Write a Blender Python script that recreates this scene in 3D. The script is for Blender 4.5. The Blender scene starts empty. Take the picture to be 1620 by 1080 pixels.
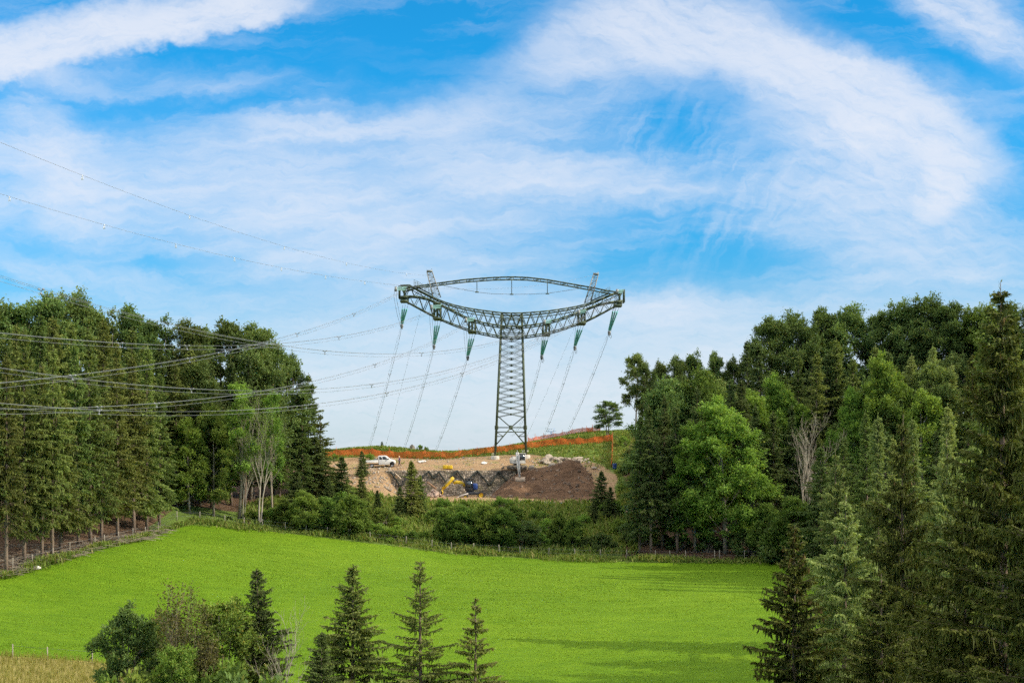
import bpy, bmesh, math, random
import numpy as np
from mathutils import Vector, Matrix

random.seed(7)
RNG = np.random.default_rng(7)
scene = bpy.context.scene
COL = scene.collection
PI = math.pi
R = math.radians
# ---------------------------------------------------------------- frame
FPX, CX, HY, CZ = 2250.0, 810.0, 720.0, 22.0      # 50 mm lens on a 1620 px wide photo, eye 22 m above the low meadow


def P(px, py, D):
    """world point seen at photo pixel (px, py), D metres ahead"""
    return ((px - CX) / FPX * D, D, CZ + (HY - py) / FPX * D)


# ---------------------------------------------------------------- materials
def new_mat(name):
    m = bpy.data.materials.new(name)
    m.use_nodes = True
    nt = m.node_tree
    nt.nodes.clear()
    out = nt.nodes.new('ShaderNodeOutputMaterial')
    return m, nt, out


def nd(nt, kind, **kw):
    n = nt.nodes.new(kind)
    for k, v in kw.items():
        if k.startswith('i_'):
            key = k[2:]
            key = int(key) if key.isdigit() else key
            n.inputs[key].default_value = v
        else:
            setattr(n, k, v)
    return n


class V:
    """a scalar socket with arithmetic"""
    nt = None

    def __init__(s, sock):
        s.k = sock

    @staticmethod
    def op(o, *a, clamp=False):
        n = V.nt.nodes.new('ShaderNodeMath')
        n.operation = o
        n.use_clamp = clamp
        for i, x in enumerate(a):
            if isinstance(x, V):
                V.nt.links.new(x.k, n.inputs[i])
            else:
                n.inputs[i].default_value = float(x)
        return V(n.outputs[0])

    def __add__(s, o): return V.op('ADD', s, o)
    __radd__ = __add__
    def __sub__(s, o): return V.op('SUBTRACT', s, o)
    def __rsub__(s, o): return V.op('SUBTRACT', o, s)
    def __mul__(s, o): return V.op('MULTIPLY', s, o)
    __rmul__ = __mul__
    def __truediv__(s, o): return V.op('DIVIDE', s, o)
    def __rtruediv__(s, o): return V.op('DIVIDE', o, s)
    def __pow__(s, o): return V.op('POWER', s, o)
    def __neg__(s): return V.op('MULTIPLY', s, -1.0)


def vmax(a, b): return V.op('MAXIMUM', a, b)
def vmin(a, b): return V.op('MINIMUM', a, b)
def vabs(a): return V.op('ABSOLUTE', a)
def vsqrt(a): return V.op('SQRT', a)
def vexp(a): return V.op('EXPONENT', a)
def clamp01(a): return V.op('ADD', a, 0.0, clamp=True)


def sstep(e0, e1, x):
    n = V.nt.nodes.new('ShaderNodeMapRange')
    n.interpolation_type = 'SMOOTHSTEP'
    V.nt.links.new(x.k, n.inputs[0])
    n.inputs[1].default_value = e0
    n.inputs[2].default_value = e1
    return V(n.outputs[0])


def combine(x, y, z=0.0):
    n = V.nt.nodes.new('ShaderNodeCombineXYZ')
    for i, q in enumerate((x, y, z)):
        if isinstance(q, V):
            V.nt.links.new(q.k, n.inputs[i])
        else:
            n.inputs[i].default_value = q
    return n.outputs[0]


def vnoise(vec, scale, detail=4, rough=0.55, lac=2.0, dist=0.0):
    n = V.nt.nodes.new('ShaderNodeTexNoise')
    V.nt.links.new(vec, n.inputs['Vector'])
    n.inputs['Scale'].default_value = scale
    n.inputs['Detail'].default_value = detail
    n.inputs['Roughness'].default_value = rough
    n.inputs['Lacunarity'].default_value = lac
    n.inputs['Distortion'].default_value = dist
    return V(n.outputs[0])


def ramp(nt, fac, stops):
    n = nt.nodes.new('ShaderNodeValToRGB')
    e = n.color_ramp.elements
    while len(e) < len(stops):
        e.new(0.5)
    for q, (p, c) in zip(e, stops):
        q.position = p
        q.color = (*c, 1)
    nt.links.new(fac, n.inputs[0])
    return n.outputs[0]


def mixc(nt, fac, a, b, mode='MIX'):
    n = nt.nodes.new('ShaderNodeMix')
    n.data_type = 'RGBA'
    n.blend_type = mode
    for s, x in ((n.inputs[0], fac), (n.inputs[6], a), (n.inputs[7], b)):
        if isinstance(x, V):
            nt.links.new(x.k, s)
        elif isinstance(x, bpy.types.NodeSocket):
            nt.links.new(x, s)
        elif isinstance(x, (int, float)):
            s.default_value = x
        else:
            s.default_value = (*x, 1) if len(x) == 3 else x
    return n.outputs[2]


def simple_mat(name, col, rough=0.6, metal=0.0, var=0.25, scale=3.0, spec=0.3, col2=None, bump=0.0, obj=True):
    m, nt, out = new_mat(name)
    V.nt = nt
    tc = nd(nt, 'ShaderNodeTexCoord')
    v = tc.outputs['Object' if obj else 'Generated']
    n1 = vnoise(v, scale, 5, 0.6)
    n2 = vnoise(v, scale * 6.3, 4, 0.6)
    f = clamp01((n1 * 0.65 + n2 * 0.35 - 0.5) * 2.2 + 0.5)
    c2 = col2 or tuple(c * (1 - var) for c in col)
    c1 = tuple(min(1, c * (1 + var * 0.5)) for c in col)
    c = ramp(nt, f.k, [(0.1, c2), (0.85, c1)])
    b = nd(nt, 'ShaderNodeBsdfPrincipled')
    nt.links.new(c, b.inputs['Base Color'])
    b.inputs['Roughness'].default_value = rough
    b.inputs['Metallic'].default_value = metal
    b.inputs['Specular IOR Level'].default_value = spec
    if bump:
        bp = nd(nt, 'ShaderNodeBump')
        bp.inputs['Strength'].default_value = 1.0
        bp.inputs['Distance'].default_value = bump
        nt.links.new(n2.k, bp.inputs['Height'])
        nt.links.new(bp.outputs[0], b.inputs['Normal'])
    nt.links.new(b.outputs[0], out.inputs[0])
    return m


def leaf_mat(name, dark, light, transl=0.28, hue=0.02, objvar=0.35, spec=0.10, rough=0.65, warm=None):
    """leaf/needle material: per-leaf tint (attribute) and per-tree variation (object random)"""
    m, nt, out = new_mat(name)
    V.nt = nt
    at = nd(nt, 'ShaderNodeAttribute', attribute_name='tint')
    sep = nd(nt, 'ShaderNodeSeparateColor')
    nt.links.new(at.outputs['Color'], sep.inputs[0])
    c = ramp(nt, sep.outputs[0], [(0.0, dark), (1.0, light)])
    if warm:
        c = mixc(nt, V(sep.outputs[1]), c, warm)
    oi = nd(nt, 'ShaderNodeObjectInfo')
    hs = nd(nt, 'ShaderNodeHueSaturation')
    rnd = V(oi.outputs['Random'])
    nt.links.new((rnd * (2 * hue) + (0.5 - hue)).k, hs.inputs['Hue'])
    frac = V.op('FRACT', rnd * 7.31)
    nt.links.new((frac * objvar + (1 - objvar * 0.5)).k, hs.inputs['Value'])
    nt.links.new(c, hs.inputs['Color'])
    b = nd(nt, 'ShaderNodeBsdfPrincipled')
    nt.links.new(hs.outputs[0], b.inputs['Base Color'])
    b.inputs['Roughness'].default_value = rough
    b.inputs['Specular IOR Level'].default_value = spec
    t = nd(nt, 'ShaderNodeBsdfTranslucent')
    tcol = mixc(nt, 1.0, hs.outputs[0], (1.25, 1.2, 0.55), 'MULTIPLY')
    nt.links.new(tcol, t.inputs['Color'])
    mx = nd(nt, 'ShaderNodeMixShader')
    mx.inputs[0].default_value = transl
    nt.links.new(b.outputs[0], mx.inputs[1])
    nt.links.new(t.outputs[0], mx.inputs[2])
    nt.links.new(mx.outputs[0], out.inputs[0])
    return m


# ---------------------------------------------------------------- mesh helpers
class MB:
    """mesh builder: gathers numpy chunks, links ONE mesh object"""

    def __init__(s):
        s.v, s.f, s.t = [], [], []
        s.n = 0

    def add(s, v, f, tint=None):
        v = np.asarray(v, float).reshape(-1, 3)
        f = np.asarray(f, int)
        s.v.append(v)
        s.f.append(f + s.n)
        if tint is None:
            tint = np.tile((0.5, 0.0, 0.0), (len(v), 1))
        s.t.append(np.asarray(tint, float))
        s.n += len(v)

    def box(s, c, size, rot=None):
        d = np.array([(x, y, z) for x in (-.5, .5) for y in (-.5, .5) for z in (-.5, .5)]) * np.asarray(size)
        if rot is not None:
            d = d @ np.array(rot.to_3x3() if hasattr(rot, 'to_3x3') else rot).T
        s.add(d + np.asarray(c), [(0, 1, 3, 2), (4, 6, 7, 5), (0, 4, 5, 1), (2, 3, 7, 6), (0, 2, 6, 4), (1, 5, 7, 3)])

    def bar(s, a, b, w, w2=None):
        """square bar from a to b"""
        s.tube([a, b], [w * .5 * 1.2, (w2 or w) * .5 * 1.2], 4)

    def tube(s, pts, rad, n=6, cap=True):
        pts = np.asarray(pts, float)
        k = len(pts)
        rad = np.broadcast_to(np.asarray(rad, float), (k,))
        tan = np.gradient(pts, axis=0)
        tan /= np.linalg.norm(tan, axis=1)[:, None] + 1e-9
        up = np.where(np.abs(tan[:, 2:3]) > 0.92, np.array([[1., 0, 0]]), np.array([[0., 0, 1.]]))
        if np.abs(tan[:, 2]).max() > 0.92:
            up = np.tile(np.array([[0.8, 0.6, 0.0]]), (k, 1))
        a = np.cross(tan, up)
        a /= np.linalg.norm(a, axis=1)[:, None] + 1e-9
        b = np.cross(a, tan)
        th = np.arange(n) * 2 * PI / n + PI / 4
        ring = pts[:, None] + rad[:, None, None] * (np.cos(th)[None, :, None] * a[:, None] + np.sin(th)[None, :, None] * b[:, None])
        f = []
        for i in range(k - 1):
            for j in range(n):
                j2 = (j + 1) % n
                f.append((i * n + j, i * n + j2, (i + 1) * n + j2, (i + 1) * n + j))
        s.add(ring.reshape(-1, 3), f)
        if cap:
            for i0, rev in ((0, True), ((k - 1) * n, False)):
                idx = [i0 + j for j in range(n)]
                if rev:
                    idx = idx[::-1]
                if n == 4:
                    s.f.append(np.array([idx]) + s.n - k * n)
                else:
                    for j in range(1, n - 1):
                        s.f.append(np.array([(idx[0], idx[j], idx[j + 1])]) + s.n - k * n)

    def lathe(s, prof, n=12, loc=(0, 0, 0), axis='Z'):
        prof = np.asarray(prof, float)
        th = np.arange(n) * 2 * PI / n
        k = len(prof)
        v = np.zeros((k, n, 3))
        v[:, :, 0] = prof[:, 0:1] * np.cos(th)
        v[:, :, 1] = prof[:, 0:1] * np.sin(th)
        v[:, :, 2] = prof[:, 1:2]
        v = v.reshape(-1, 3)
        if axis == 'Y':
            v = v[:, [0, 2, 1]]
        elif axis == 'X':
            v = v[:, [2, 0, 1]]
        f = []
        for i in range(k - 1):
            for j in range(n):
                j2 = (j + 1) % n
                f.append((i * n + j, i * n + j2, (i + 1) * n + j2, (i + 1) * n + j))
        s.add(v + np.asarray(loc), f)

    def prism(s, poly, y0, y1, plane='XZ'):
        """extrude a polygon of (x,z) between y0 and y1"""
        k = len(poly)
        v = [(x, y0, z) for x, z in poly] + [(x, y1, z) for x, z in poly]
        s.add(v, [(i, (i + 1) % k, k + (i + 1) % k, k + i) for i in range(k)])
        base = s.n - 2 * k
        c0, c1 = np.mean(v[:k], axis=0), np.mean(v[k:], axis=0)
        s.add([c0, c1], np.zeros((0, 4), int))
        a, b = s.n - 2, s.n - 1
        s.f.append(np.array([(a, base + (i + 1) % k, base + i) for i in range(k)]))
        s.f.append(np.array([(b, base + k + i, base + k + (i + 1) % k) for i in range(k)]))

    def mesh(s, name, mat, smooth=False, tint=False):
        v = np.concatenate(s.v)
        me = bpy.data.meshes.new(name)
        me.vertices.add(len(v))
        me.vertices.foreach_set('co', v.ravel())
        fl = [f for f in s.f if len(f)]
        tot = sum(f.size for f in fl)
        cnt = sum(len(f) for f in fl)
        me.loops.add(tot)
        me.polygons.add(cnt)
        me.loops.foreach_set('vertex_index', np.concatenate([f.ravel() for f in fl]).astype(np.int32))
        ls = np.concatenate([np.full(len(f), f.shape[1]) for f in fl])
        st = np.concatenate([[0], np.cumsum(ls)[:-1]])
        me.polygons.foreach_set('loop_start', st.astype(np.int32))
        if smooth:
            me.polygons.foreach_set('use_smooth', np.ones(cnt, bool))
        me.materials.append(mat)
        me.update(calc_edges=True)
        if tint:
            at = me.attributes.new('tint', 'FLOAT_COLOR', 'POINT')
            c = np.ones((len(v), 4))
            c[:, :3] = np.concatenate(s.t)
            at.data.foreach_set('color', c.ravel())
        return me

    def build(s, name, mat, parent=None, smooth=False, tint=False, label=None):
        o = bpy.data.objects.new(name, s.mesh(name, mat, smooth, tint))
        COL.objects.link(o)
        if parent:
            o.parent = parent
        if label:
            o['label'] = label
        return o


def tag(o, label=None, cat=None, group=None, kind=None):
    if label: o['label'] = label
    if cat: o['category'] = cat
    if group: o['group'] = group
    if kind: o['kind'] = kind
    return o


def thing(name, label, cat, loc=(0, 0, 0), rz=0.0, group=None):
    o = bpy.data.objects.new(name, None)
    o.empty_display_size = 0.3
    COL.objects.link(o)
    o.location = loc
    o.rotation_euler = (0, 0, rz)
    return tag(o, label, cat, group)


def inst(name, mesh, parent):
    o = bpy.data.objects.new(name, mesh)
    COL.objects.link(o)
    o.parent = parent
    return o


ORD = ('leftmost second third fourth fifth sixth seventh eighth ninth tenth eleventh twelfth thirteenth fourteenth fifteenth '
       'sixteenth seventeenth eighteenth nineteenth twentieth twenty-first twenty-second twenty-third twenty-fourth').split()


def nth(i):
    return 'leftmost' if i == 0 else ORD[i] + ' from the left'

# ---------------------------------------------------------------- light, camera, sky
SUN_EL, SUN_AZ = R(31), R(102)         # azimuth clockwise from +Y (the view axis): from the right, a little behind the viewer
SUN_DIR = Vector((math.sin(SUN_AZ) * math.cos(SUN_EL), math.cos(SUN_AZ) * math.cos(SUN_EL), math.sin(SUN_EL)))


def camera_and_light():
    cam = bpy.data.cameras.new('camera')
    co = bpy.data.objects.new('camera', cam)
    COL.objects.link(co)
    cam.sensor_width = 36.0
    cam.lens = 50.0
    cam.shift_y = 180.0 / 1620.0
    cam.clip_start = 0.5
    cam.clip_end = 12000
    co.location = (0, 0, CZ)
    co.rotation_euler = (PI / 2, 0, 0)
    scene.camera = co
    sd = bpy.data.lights.new('sun', 'SUN')
    so = bpy.data.objects.new('sun', sd)
    COL.objects.link(so)
    so.location = (80, -20, 120)
    so.rotation_euler = SUN_DIR.to_track_quat('Z', 'Y').to_euler()
    sd.energy = 5.0
    sd.angle = R(0.53)
    sd.color = (1.0, 0.89, 0.72)
    scene.view_settings.view_transform = 'Standard'
    scene.view_settings.look = 'None'
    scene.view_settings.exposure = 0
    scene.render.engine = 'CYCLES'
    scene.cycles.max_bounces = 4
    scene.cycles.diffuse_bounces = 3
    scene.cycles.glossy_bounces = 1
    scene.cycles.transmission_bounces = 3
    scene.cycles.transparent_max_bounces = 8
    scene.cycles.use_adaptive_sampling = True
    scene.cycles.adaptive_threshold = 0.03
    scene.cycles.adaptive_min_samples = 8
    scene.cycles.use_denoising = False


def sky():
    w = bpy.data.worlds.new('World')
    scene.world = w
    w.use_nodes = True
    w.cycles.sampling_method = 'MANUAL'
    w.cycles.sample_map_resolution = 256
    nt = w.node_tree
    nt.nodes.clear()
    V.nt = nt
    out = nd(nt, 'ShaderNodeOutputWorld')
    bg = nd(nt, 'ShaderNodeBackground')
    sk = nd(nt, 'ShaderNodeTexSky', sky_type='NISHITA')
    sk.sun_disc = False
    sk.sun_elevation = SUN_EL
    sk.sun_rotation = SUN_AZ
    sk.air_density = 1.0
    sk.dust_density = 0.4
    sk.ozone_density = 3.0
    tc = nd(nt, 'ShaderNodeTexCoord')
    sp = nd(nt, 'ShaderNodeSeparateXYZ')
    nt.links.new(tc.outputs['Generated'], sp.inputs[0])
    X, Y, Z = (V(q) for q in sp.outputs)
    # position on the cloud layer: direction projected on a plane (units of 100 px of the photo = 2.5 degrees)
    yy = vmax(vabs(Y), 0.12)
    u = X / yy * 22.5
    v = Z / yy * 22.5
    uv = combine(u, v, 0.0)
    # domain warp: slow billows and fine curl
    def nvec(vec, scale, detail, rough):
        n = nt.nodes.new('ShaderNodeTexNoise')
        nt.links.new(vec, n.inputs['Vector'])
        n.inputs['Scale'].default_value = scale
        n.inputs['Detail'].default_value = detail
        n.inputs['Roughness'].default_value = rough
        q = nt.nodes.new('ShaderNodeSeparateColor')
        nt.links.new(n.outputs['Color'], q.inputs[0])
        return [(V(o) - 0.5) * 2.0 for o in q.outputs]
    wx, wy, wz = nvec(uv, 0.45, 2, 0.5)
    fx, fy, fz = nvec(combine(u, v * 1.3), 1.7, 4, 0.62)
    U = u + wx * 0.55 + fx * 0.42
    W = v + wy * 0.35 + fy * 0.34
    U1 = u + wx * 0.22 + fx * 0.26
    W1 = v + wy * 0.16 + fy * 0.22

    def pxy(x, y):
        return ((x - CX) / 100.0, (HY - y) / 100.0)

    vsoft, vfirm = combine(U, W), combine(U1, W1)

    def seg(x0, y0, x1, y1, r, amp=1.0, soft=True, p=1.0):
        """soft elliptical streak along a segment of the sky; r = half width"""
        (a0, b0), (a1, b1) = pxy(x0, y0), pxy(x1, y1)
        L = math.hypot(a1 - a0, b1 - b0)
        mp = nt.nodes.new('ShaderNodeMapping')
        mp.vector_type = 'TEXTURE'
        nt.links.new(vsoft if soft else vfirm, mp.inputs['Vector'])
        mp.inputs['Location'].default_value = ((a0 + a1) / 2, (b0 + b1) / 2, 0)
        mp.inputs['Rotation'].default_value = (0, 0, math.atan2(b1 - b0, a1 - a0))
        mp.inputs['Scale'].default_value = (L * 0.92 + 2 * r / 100.0, 1.75 * r / 100.0, 1)
        g = nt.nodes.new('ShaderNodeTexGradient')
        g.gradient_type = 'SPHERICAL'
        nt.links.new(mp.outputs[0], g.inputs[0])
        m = nt.nodes.new('ShaderNodeMapRange')
        m.interpolation_type = 'SMOOTHSTEP'
        nt.links.new(g.outputs['Fac'], m.inputs[0])
        m.inputs[2].default_value = 1.0 / p
        m.inputs[4].default_value = amp
        return V(m.outputs[0])

    def streak(ang, fu, fv, sc, det=4, rough=0.62, off=0.0):
        c, s_ = math.cos(R(ang)), math.sin(R(ang))
        a = (U1 * c + W1 * s_) * fu + off
        b = (W1 * c - U1 * s_) * fv + off * 0.7
        return vnoise(combine(a, b), sc, det, rough)

    s_flat = streak(3, 0.40, 2.3, 1.1, 6, 0.64)
    s_up = streak(14, 0.55, 2.2, 1.6, 5, 0.66, off=5.0)
    s_dn = streak(-26, 0.55, 2.3, 1.5, 6, 0.66, off=11.0)
    s_curl = streak(62, 0.40, 2.6, 1.7, 3, 0.6, off=23.0)

    # upper left bank: crisp lower edge, soft top
    bx_, by_ = pxy(300, 60)
    c_, s_ = math.cos(R(13.5)), math.sin(R(13.5))
    e1 = (U1 - bx_) * c_ + (W1 - by_) * s_
    e2 = (W1 - by_) * c_ - (U1 - bx_) * s_ + (fx + fy) * 0.08
    bank = sstep(-0.10, 0.18, e2) * (1.0 - sstep(0.40, 1.05, e2)) * (1.0 - sstep(1.0, 2.4, e1)) * clamp01(s_up * 2.0 - 0.05)
    # right top band
    band = (seg(1430, -40, 1640, 105, 34, 1.0, False) + seg(1400, -60, 1640, 60, 40, 0.5, False)) * clamp01(s_dn * 2.4 - 0.5)
    # great arch
    arch = seg(700, 190, 860, 90, 34, 0.40, False)
    for q in ((850, 92, 990, 40, 40, 0.75), (985, 38, 1150, 48, 50, 1.15), (1150, 48, 1300, 118, 52, 1.2), (1300, 118, 1425, 180, 46, 1.15), (1425, 180, 1535, 245, 38, 1.1), (1535, 250, 1490, 305, 30, 0.8)):
        arch = vmax(arch, seg(*q[:5], q[5], False, 1.5))
    arch = arch * clamp01(s_dn * 1.9 - 0.05 + 0.25 * fz)
    arch = arch + seg(860, 130, 1130, 100, 42, 0.55) * s_up + seg(1320, 100, 1560, 170, 40, 0.42) * s_dn
    strand = (seg(1235, 190, 1360, 225, 26, 0.7, False) + seg(1360, 225, 1490, 290, 34, 0.55)) * clamp01(s_dn * 2.2 - 0.3)
    fill_r = seg(1300, 250, 1480, 350, 95, 0.95) * clamp01(s_dn * 1.8 - 0.25) + seg(1150, 300, 1420, 380, 60, 0.4) * s_flat
    # veils of the middle and lower sky
    veil = seg(-60, 255, 560, 275, 70, 0.95) * (0.10 + 1.1 * s_flat)
    veil = veil + seg(330, 205, 740, 195, 30, 0.60) * clamp01(s_flat * 1.8 - 0.15) + seg(640, 190, 900, 210, 50, 0.55) * (s_up * 1.3)
    veil = veil + seg(150, 118, 460, 122, 26, 0.30) * s_up * 1.5 + seg(20, 110, 150, 140, 16, 0.45, False)
    veil = veil + seg(700, 268, 1060, 292, 32, 0.95) * clamp01(s_flat * 1.3 + 0.25)
    veil = veil + seg(330, 350, 800, 345, 62, 1.0) * (0.15 + 1.0 * s_flat)
    veil = veil + seg(60, 210, 130, 300, 60, 0.75) * clamp01(s_dn * 2.0 - 0.3) + seg(-60, 330, 200, 360, 45, 0.55) * s_flat
    veil = veil + seg(420, 425, 760, 430, 50, 0.85) * (0.1 + 1.0 * s_flat) + seg(-40, 395, 230, 455, 22, 0.6) * s_dn * 1.4
    veil = veil + seg(560, 600, 1100, 610, 110, 0.75) * (0.45 + 0.6 * s_flat) + seg(950, 495, 1150, 500, 30, 0.7) * (0.2 + s_flat) + seg(1150, 480, 1700, 420, 40, 0.55) * s_flat
    veil = veil + seg(-100, 600, 500, 560, 90, 0.5) * (0.3 + 0.6 * s_flat) + seg(1150, 600, 1750, 560, 80, 0.6)
    wisps = (seg(980, 170, 1040, 240, 40, 1.0) + seg(1110, 180, 1190, 270, 45, 1.0) + seg(1080, 400, 1250, 300, 55, 0.9)) * clamp01(s_curl * 3.0 - 1.30) * 0.34
    hor = (1.0 - sstep(0.0, 3.4, v)) * 0.65
    base = sstep(0.42, 0.72, s_flat) * 0.22

    dens = arch * 1.05 + strand + fill_r + bank * 1.5 + band * 0.85 + veil + wisps + hor + base
    fib = streak(-6, 0.9, 4.2, 2.6, 4, 0.7, off=55.0)
    dens = dens * clamp01(0.42 + 1.16 * fib)
    dens = (1.0 - vexp(-(dens * 1.30))) * 0.97
    # deep blue gaps
    gap = seg(560, 95, 740, 95, 72, 0.80, False) + seg(220, 105, 520, 88, 26, 0.55, False) + seg(1230, 20, 1420, 75, 26, 0.75, False) + seg(820, 20, 850, 0, 40, 0.5, False)
    gap = gap + seg(1030, 185, 1190, 200, 42, 0.40) + seg(960, 410, 1230, 425, 32, 0.40) + seg(150, 190, 350, 195, 30, 0.30) + seg(1590, 200, 1650, 330, 50, 0.3)
    dens = clamp01(dens * (1.0 - vmin(gap, 0.92)))

    hs = nd(nt, 'ShaderNodeHueSaturation')
    hs.inputs['Saturation'].default_value = 1.07
    hs.inputs['Hue'].default_value = 0.488
    hs.inputs['Value'].default_value = 1.0
    nt.links.new(sk.outputs[0], hs.inputs['Color'])
    mul = mixc(nt, sstep(0.0, 6.5, v), SKY_LOW, SKY_MUL)
    skc = mixc(nt, 1.0, hs.outputs[0], mul, 'MULTIPLY')
    # bright cloud veil added overhead, out of view, to lift the ambient light
    over = sstep(8.5, 14.0, v) * 0.85
    dens = vmax(dens, over)
    ccol = mixc(nt, over, CLOUD_COL, CLOUD_FILL)
    col = mixc(nt, dens, skc, ccol)
    nt.links.new(col, bg.inputs['Color'])
    bg.inputs['Strength'].default_value = SKY_STR
    nt.links.new(bg.outputs[0], out.inputs[0])


SKY_STR = 0.1
SKY_MUL = (0.15, 1.34, 1.92)
SKY_LOW = (0.42, 0.98, 1.42)
CLOUD_COL = (8.5, 8.8, 9.6)
CLOUD_FILL = (20.0, 19.2, 18.0)
# ---------------------------------------------------------------- terrain
ANCH = []


def an(px, D, py=None, z=None):
    """anchor of the ground: at pixel column px, D metres ahead, seen at row py (or z metres relative to the eye)"""
    zz = (HY - py) / FPX * D if z is None else z
    ANCH.append(((px - CX) / FPX * D, D, zz))


for x_, y_, z_ in ((0, 0, -1.8), (45, 0, -1.8), (-45, 0, -1.8), (0, -35, 4), (60, -35, 4), (-60, -35, 4), (0, 15, -8), (30, 15, -8), (-30, 15, -8),
                   (0, 35, -16), (40, 35, -16), (-40, 35, -16), (0, 60, -20.5), (60, 60, -20), (-60, 60, -20), (-160, 20, -5), (170, 20, -4),
                   (-160, 80, -16), (170, 80, -14)):
    ANCH.append((x_, y_, z_))
for a_ in ((0, 95, None, -19.3), (800, 95, None, -20), (1600, 95, None, -20), (0, 122, 1036), (500, 125, 1040), (800, 118, 1080), (1200, 118, 1075), (1600, 118, None, -18.5),
           (0, 150, 915), (100, 158, 888), (220, 175, 857), (275, 192, 839), (340, 200, 832), (430, 201, 840), (520, 201, 851), (600, 201, 861), (690, 200, 872), (850, 198, 884),
           (1000, 195, 889), (1120, 193, 890), (1240, 190, 889), (1450, 185, None, -13.5), (1620, 180, None, -12.5),
           (150, 148, 945), (400, 155, 938), (800, 152, 960), (1150, 150, 962), (500, 178, 893), (850, 175, 915),
           (0, 190, None, -5), (150, 200, None, -5), (0, 230, None, -2), (300, 225, None, -5), (400, 225, None, -6.5), (480, 235, None, -6), (480, 214, None, -9.3),
           (-400, 140, None, -9), (-400, 200, None, -2), (-300, 260, None, 0), (150, 260, None, -1.5), (350, 262, None, -2),
           (520, 232, 790), (620, 230, 800), (750, 230, 800), (880, 230, 803), (960, 232, 800), (700, 212, 842), (850, 212, 850),
           (470, 255, 745), (560, 255, 741), (602, 257, 735), (640, 259, 731), (700, 255, 738), (780, 265, 722), (832, 266, 717), (900, 262, 725), (860, 254, 741), (950, 258, 735),
           (520, 266, 722), (640, 268, 722), (520, 276, 714), (600, 281, 706), (680, 279, 716), (760, 277, 717), (830, 285, 701), (940, 290, 684), (1000, 290, 681), (900, 271, 705), (970, 275, 698),
           (1000, 245, 762), (1000, 215, None, -11), (1150, 230, None, -6), (1300, 230, None, -3), (1300, 260, None, 3), (1450, 250, None, 4), (1620, 240, None, 4), (1620, 210, None, -4),
           (1450, 215, None, -6), (1900, 200, None, -2), (1900, 260, None, 8),
           (600, 330, None, -14), (850, 340, None, -11), (1100, 340, None, 0), (300, 330, None, -8), (1600, 320, None, 4), (0, 320, None, -3), (-400, 330, None, -4), (2000, 330, None, 6)):
    an(a_[0], a_[1], a_[2], a_[3] if len(a_) > 3 else None)
_A = np.array(ANCH)


def _tps_fit(A, s=100.0, lam=2e-5):
    p = A[:, :2] / s
    d2 = ((p[:, None] - p[None]) ** 2).sum(-1)
    K = np.where(d2 > 0, 0.5 * d2 * np.log(d2 + 1e-12), 0) + lam * np.eye(len(p))
    Q = np.hstack([np.ones((len(p), 1)), p])
    M = np.block([[K, Q], [Q.T, np.zeros((3, 3))]])
    return np.linalg.solve(M, np.concatenate([A[:, 2], np.zeros(3)]))


_W = _tps_fit(_A)


def smooth(e0, e1, x):
    t = np.clip((np.asarray(x, float) - e0) / (e1 - e0), 0, 1)
    return t * t * (3 - 2 * t)


def vn2(x, y, sc, seed=0):
    """cheap smooth value noise in -1..1"""
    x, y = np.asarray(x, float) / sc, np.asarray(y, float) / sc
    xi, yi = np.floor(x).astype(int), np.floor(y).astype(int)
    fx, fy = x - xi, y - yi
    fx, fy = fx * fx * (3 - 2 * fx), fy * fy * (3 - 2 * fy)

    def h(a, b):
        q = np.sin(a * 127.1 + b * 311.7 + seed * 74.7) * 43758.5453
        return (q - np.floor(q)) * 2 - 1
    return (h(xi, yi) * (1 - fx) + h(xi + 1, yi) * fx) * (1 - fy) + (h(xi, yi + 1) * (1 - fx) + h(xi + 1, yi + 1) * fx) * fy


def in_poly(x, y, poly):
    x, y = np.asarray(x, float), np.asarray(y, float)
    r = np.zeros(x.shape, bool)
    k = len(poly)
    for i in range(k):
        (x0, y0), (x1, y1) = poly[i], poly[(i + 1) % k]
        c = ((y0 > y) != (y1 > y)) & (x < (x1 - x0) * (y - y0) / (y1 - y0 + 1e-12) + x0)
        r ^= c
    return r


def pd(px, D):
    return ((px - CX) / FPX * D, D)


EDGE = [pd(*q) for q in ((-500, 135), (-100, 146), (0, 150), (100, 158), (220, 175), (262, 190), (300, 198), (340, 200), (430, 201), (520, 201), (600, 201), (690, 200), (770, 199), (850, 198), (1000, 195), (1120, 193), (1240, 190), (1400, 186), (1600, 180), (2000, 170))]
MEADOW = EDGE + [pd(2000, 96), pd(800, 92), pd(-600, 92)]
DRY = [pd(-600, 121), pd(-100, 122), pd(120, 122.5), pd(200, 120), pd(330, 112), pd(560, 100), pd(700, 92), pd(-600, 88)]
SITE = [pd(508, 250), pd(508, 262), pd(600, 266.5), pd(700, 267), pd(800, 266), pd(838, 265), pd(880, 262), pd(950, 258), pd(975, 250), pd(975, 234), pd(800, 232), pd(640, 233), pd(560, 240)]
FOREST_L = [pd(-600, 135), pd(-100, 147.3), pd(0, 151.4), pd(100, 159.4), pd(200, 174), pd(245, 192), pd(290, 208), pd(400, 212), pd(490, 222), pd(510, 262), pd(300, 300), pd(-600, 300)]
FOREST_R = [pd(985, 198), pd(1120, 195), pd(1240, 192), pd(1400, 187), pd(1600, 181), pd(2300, 165), pd(2300, 330), pd(1010, 330), pd(990, 262)]
DARKZ = []


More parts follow.
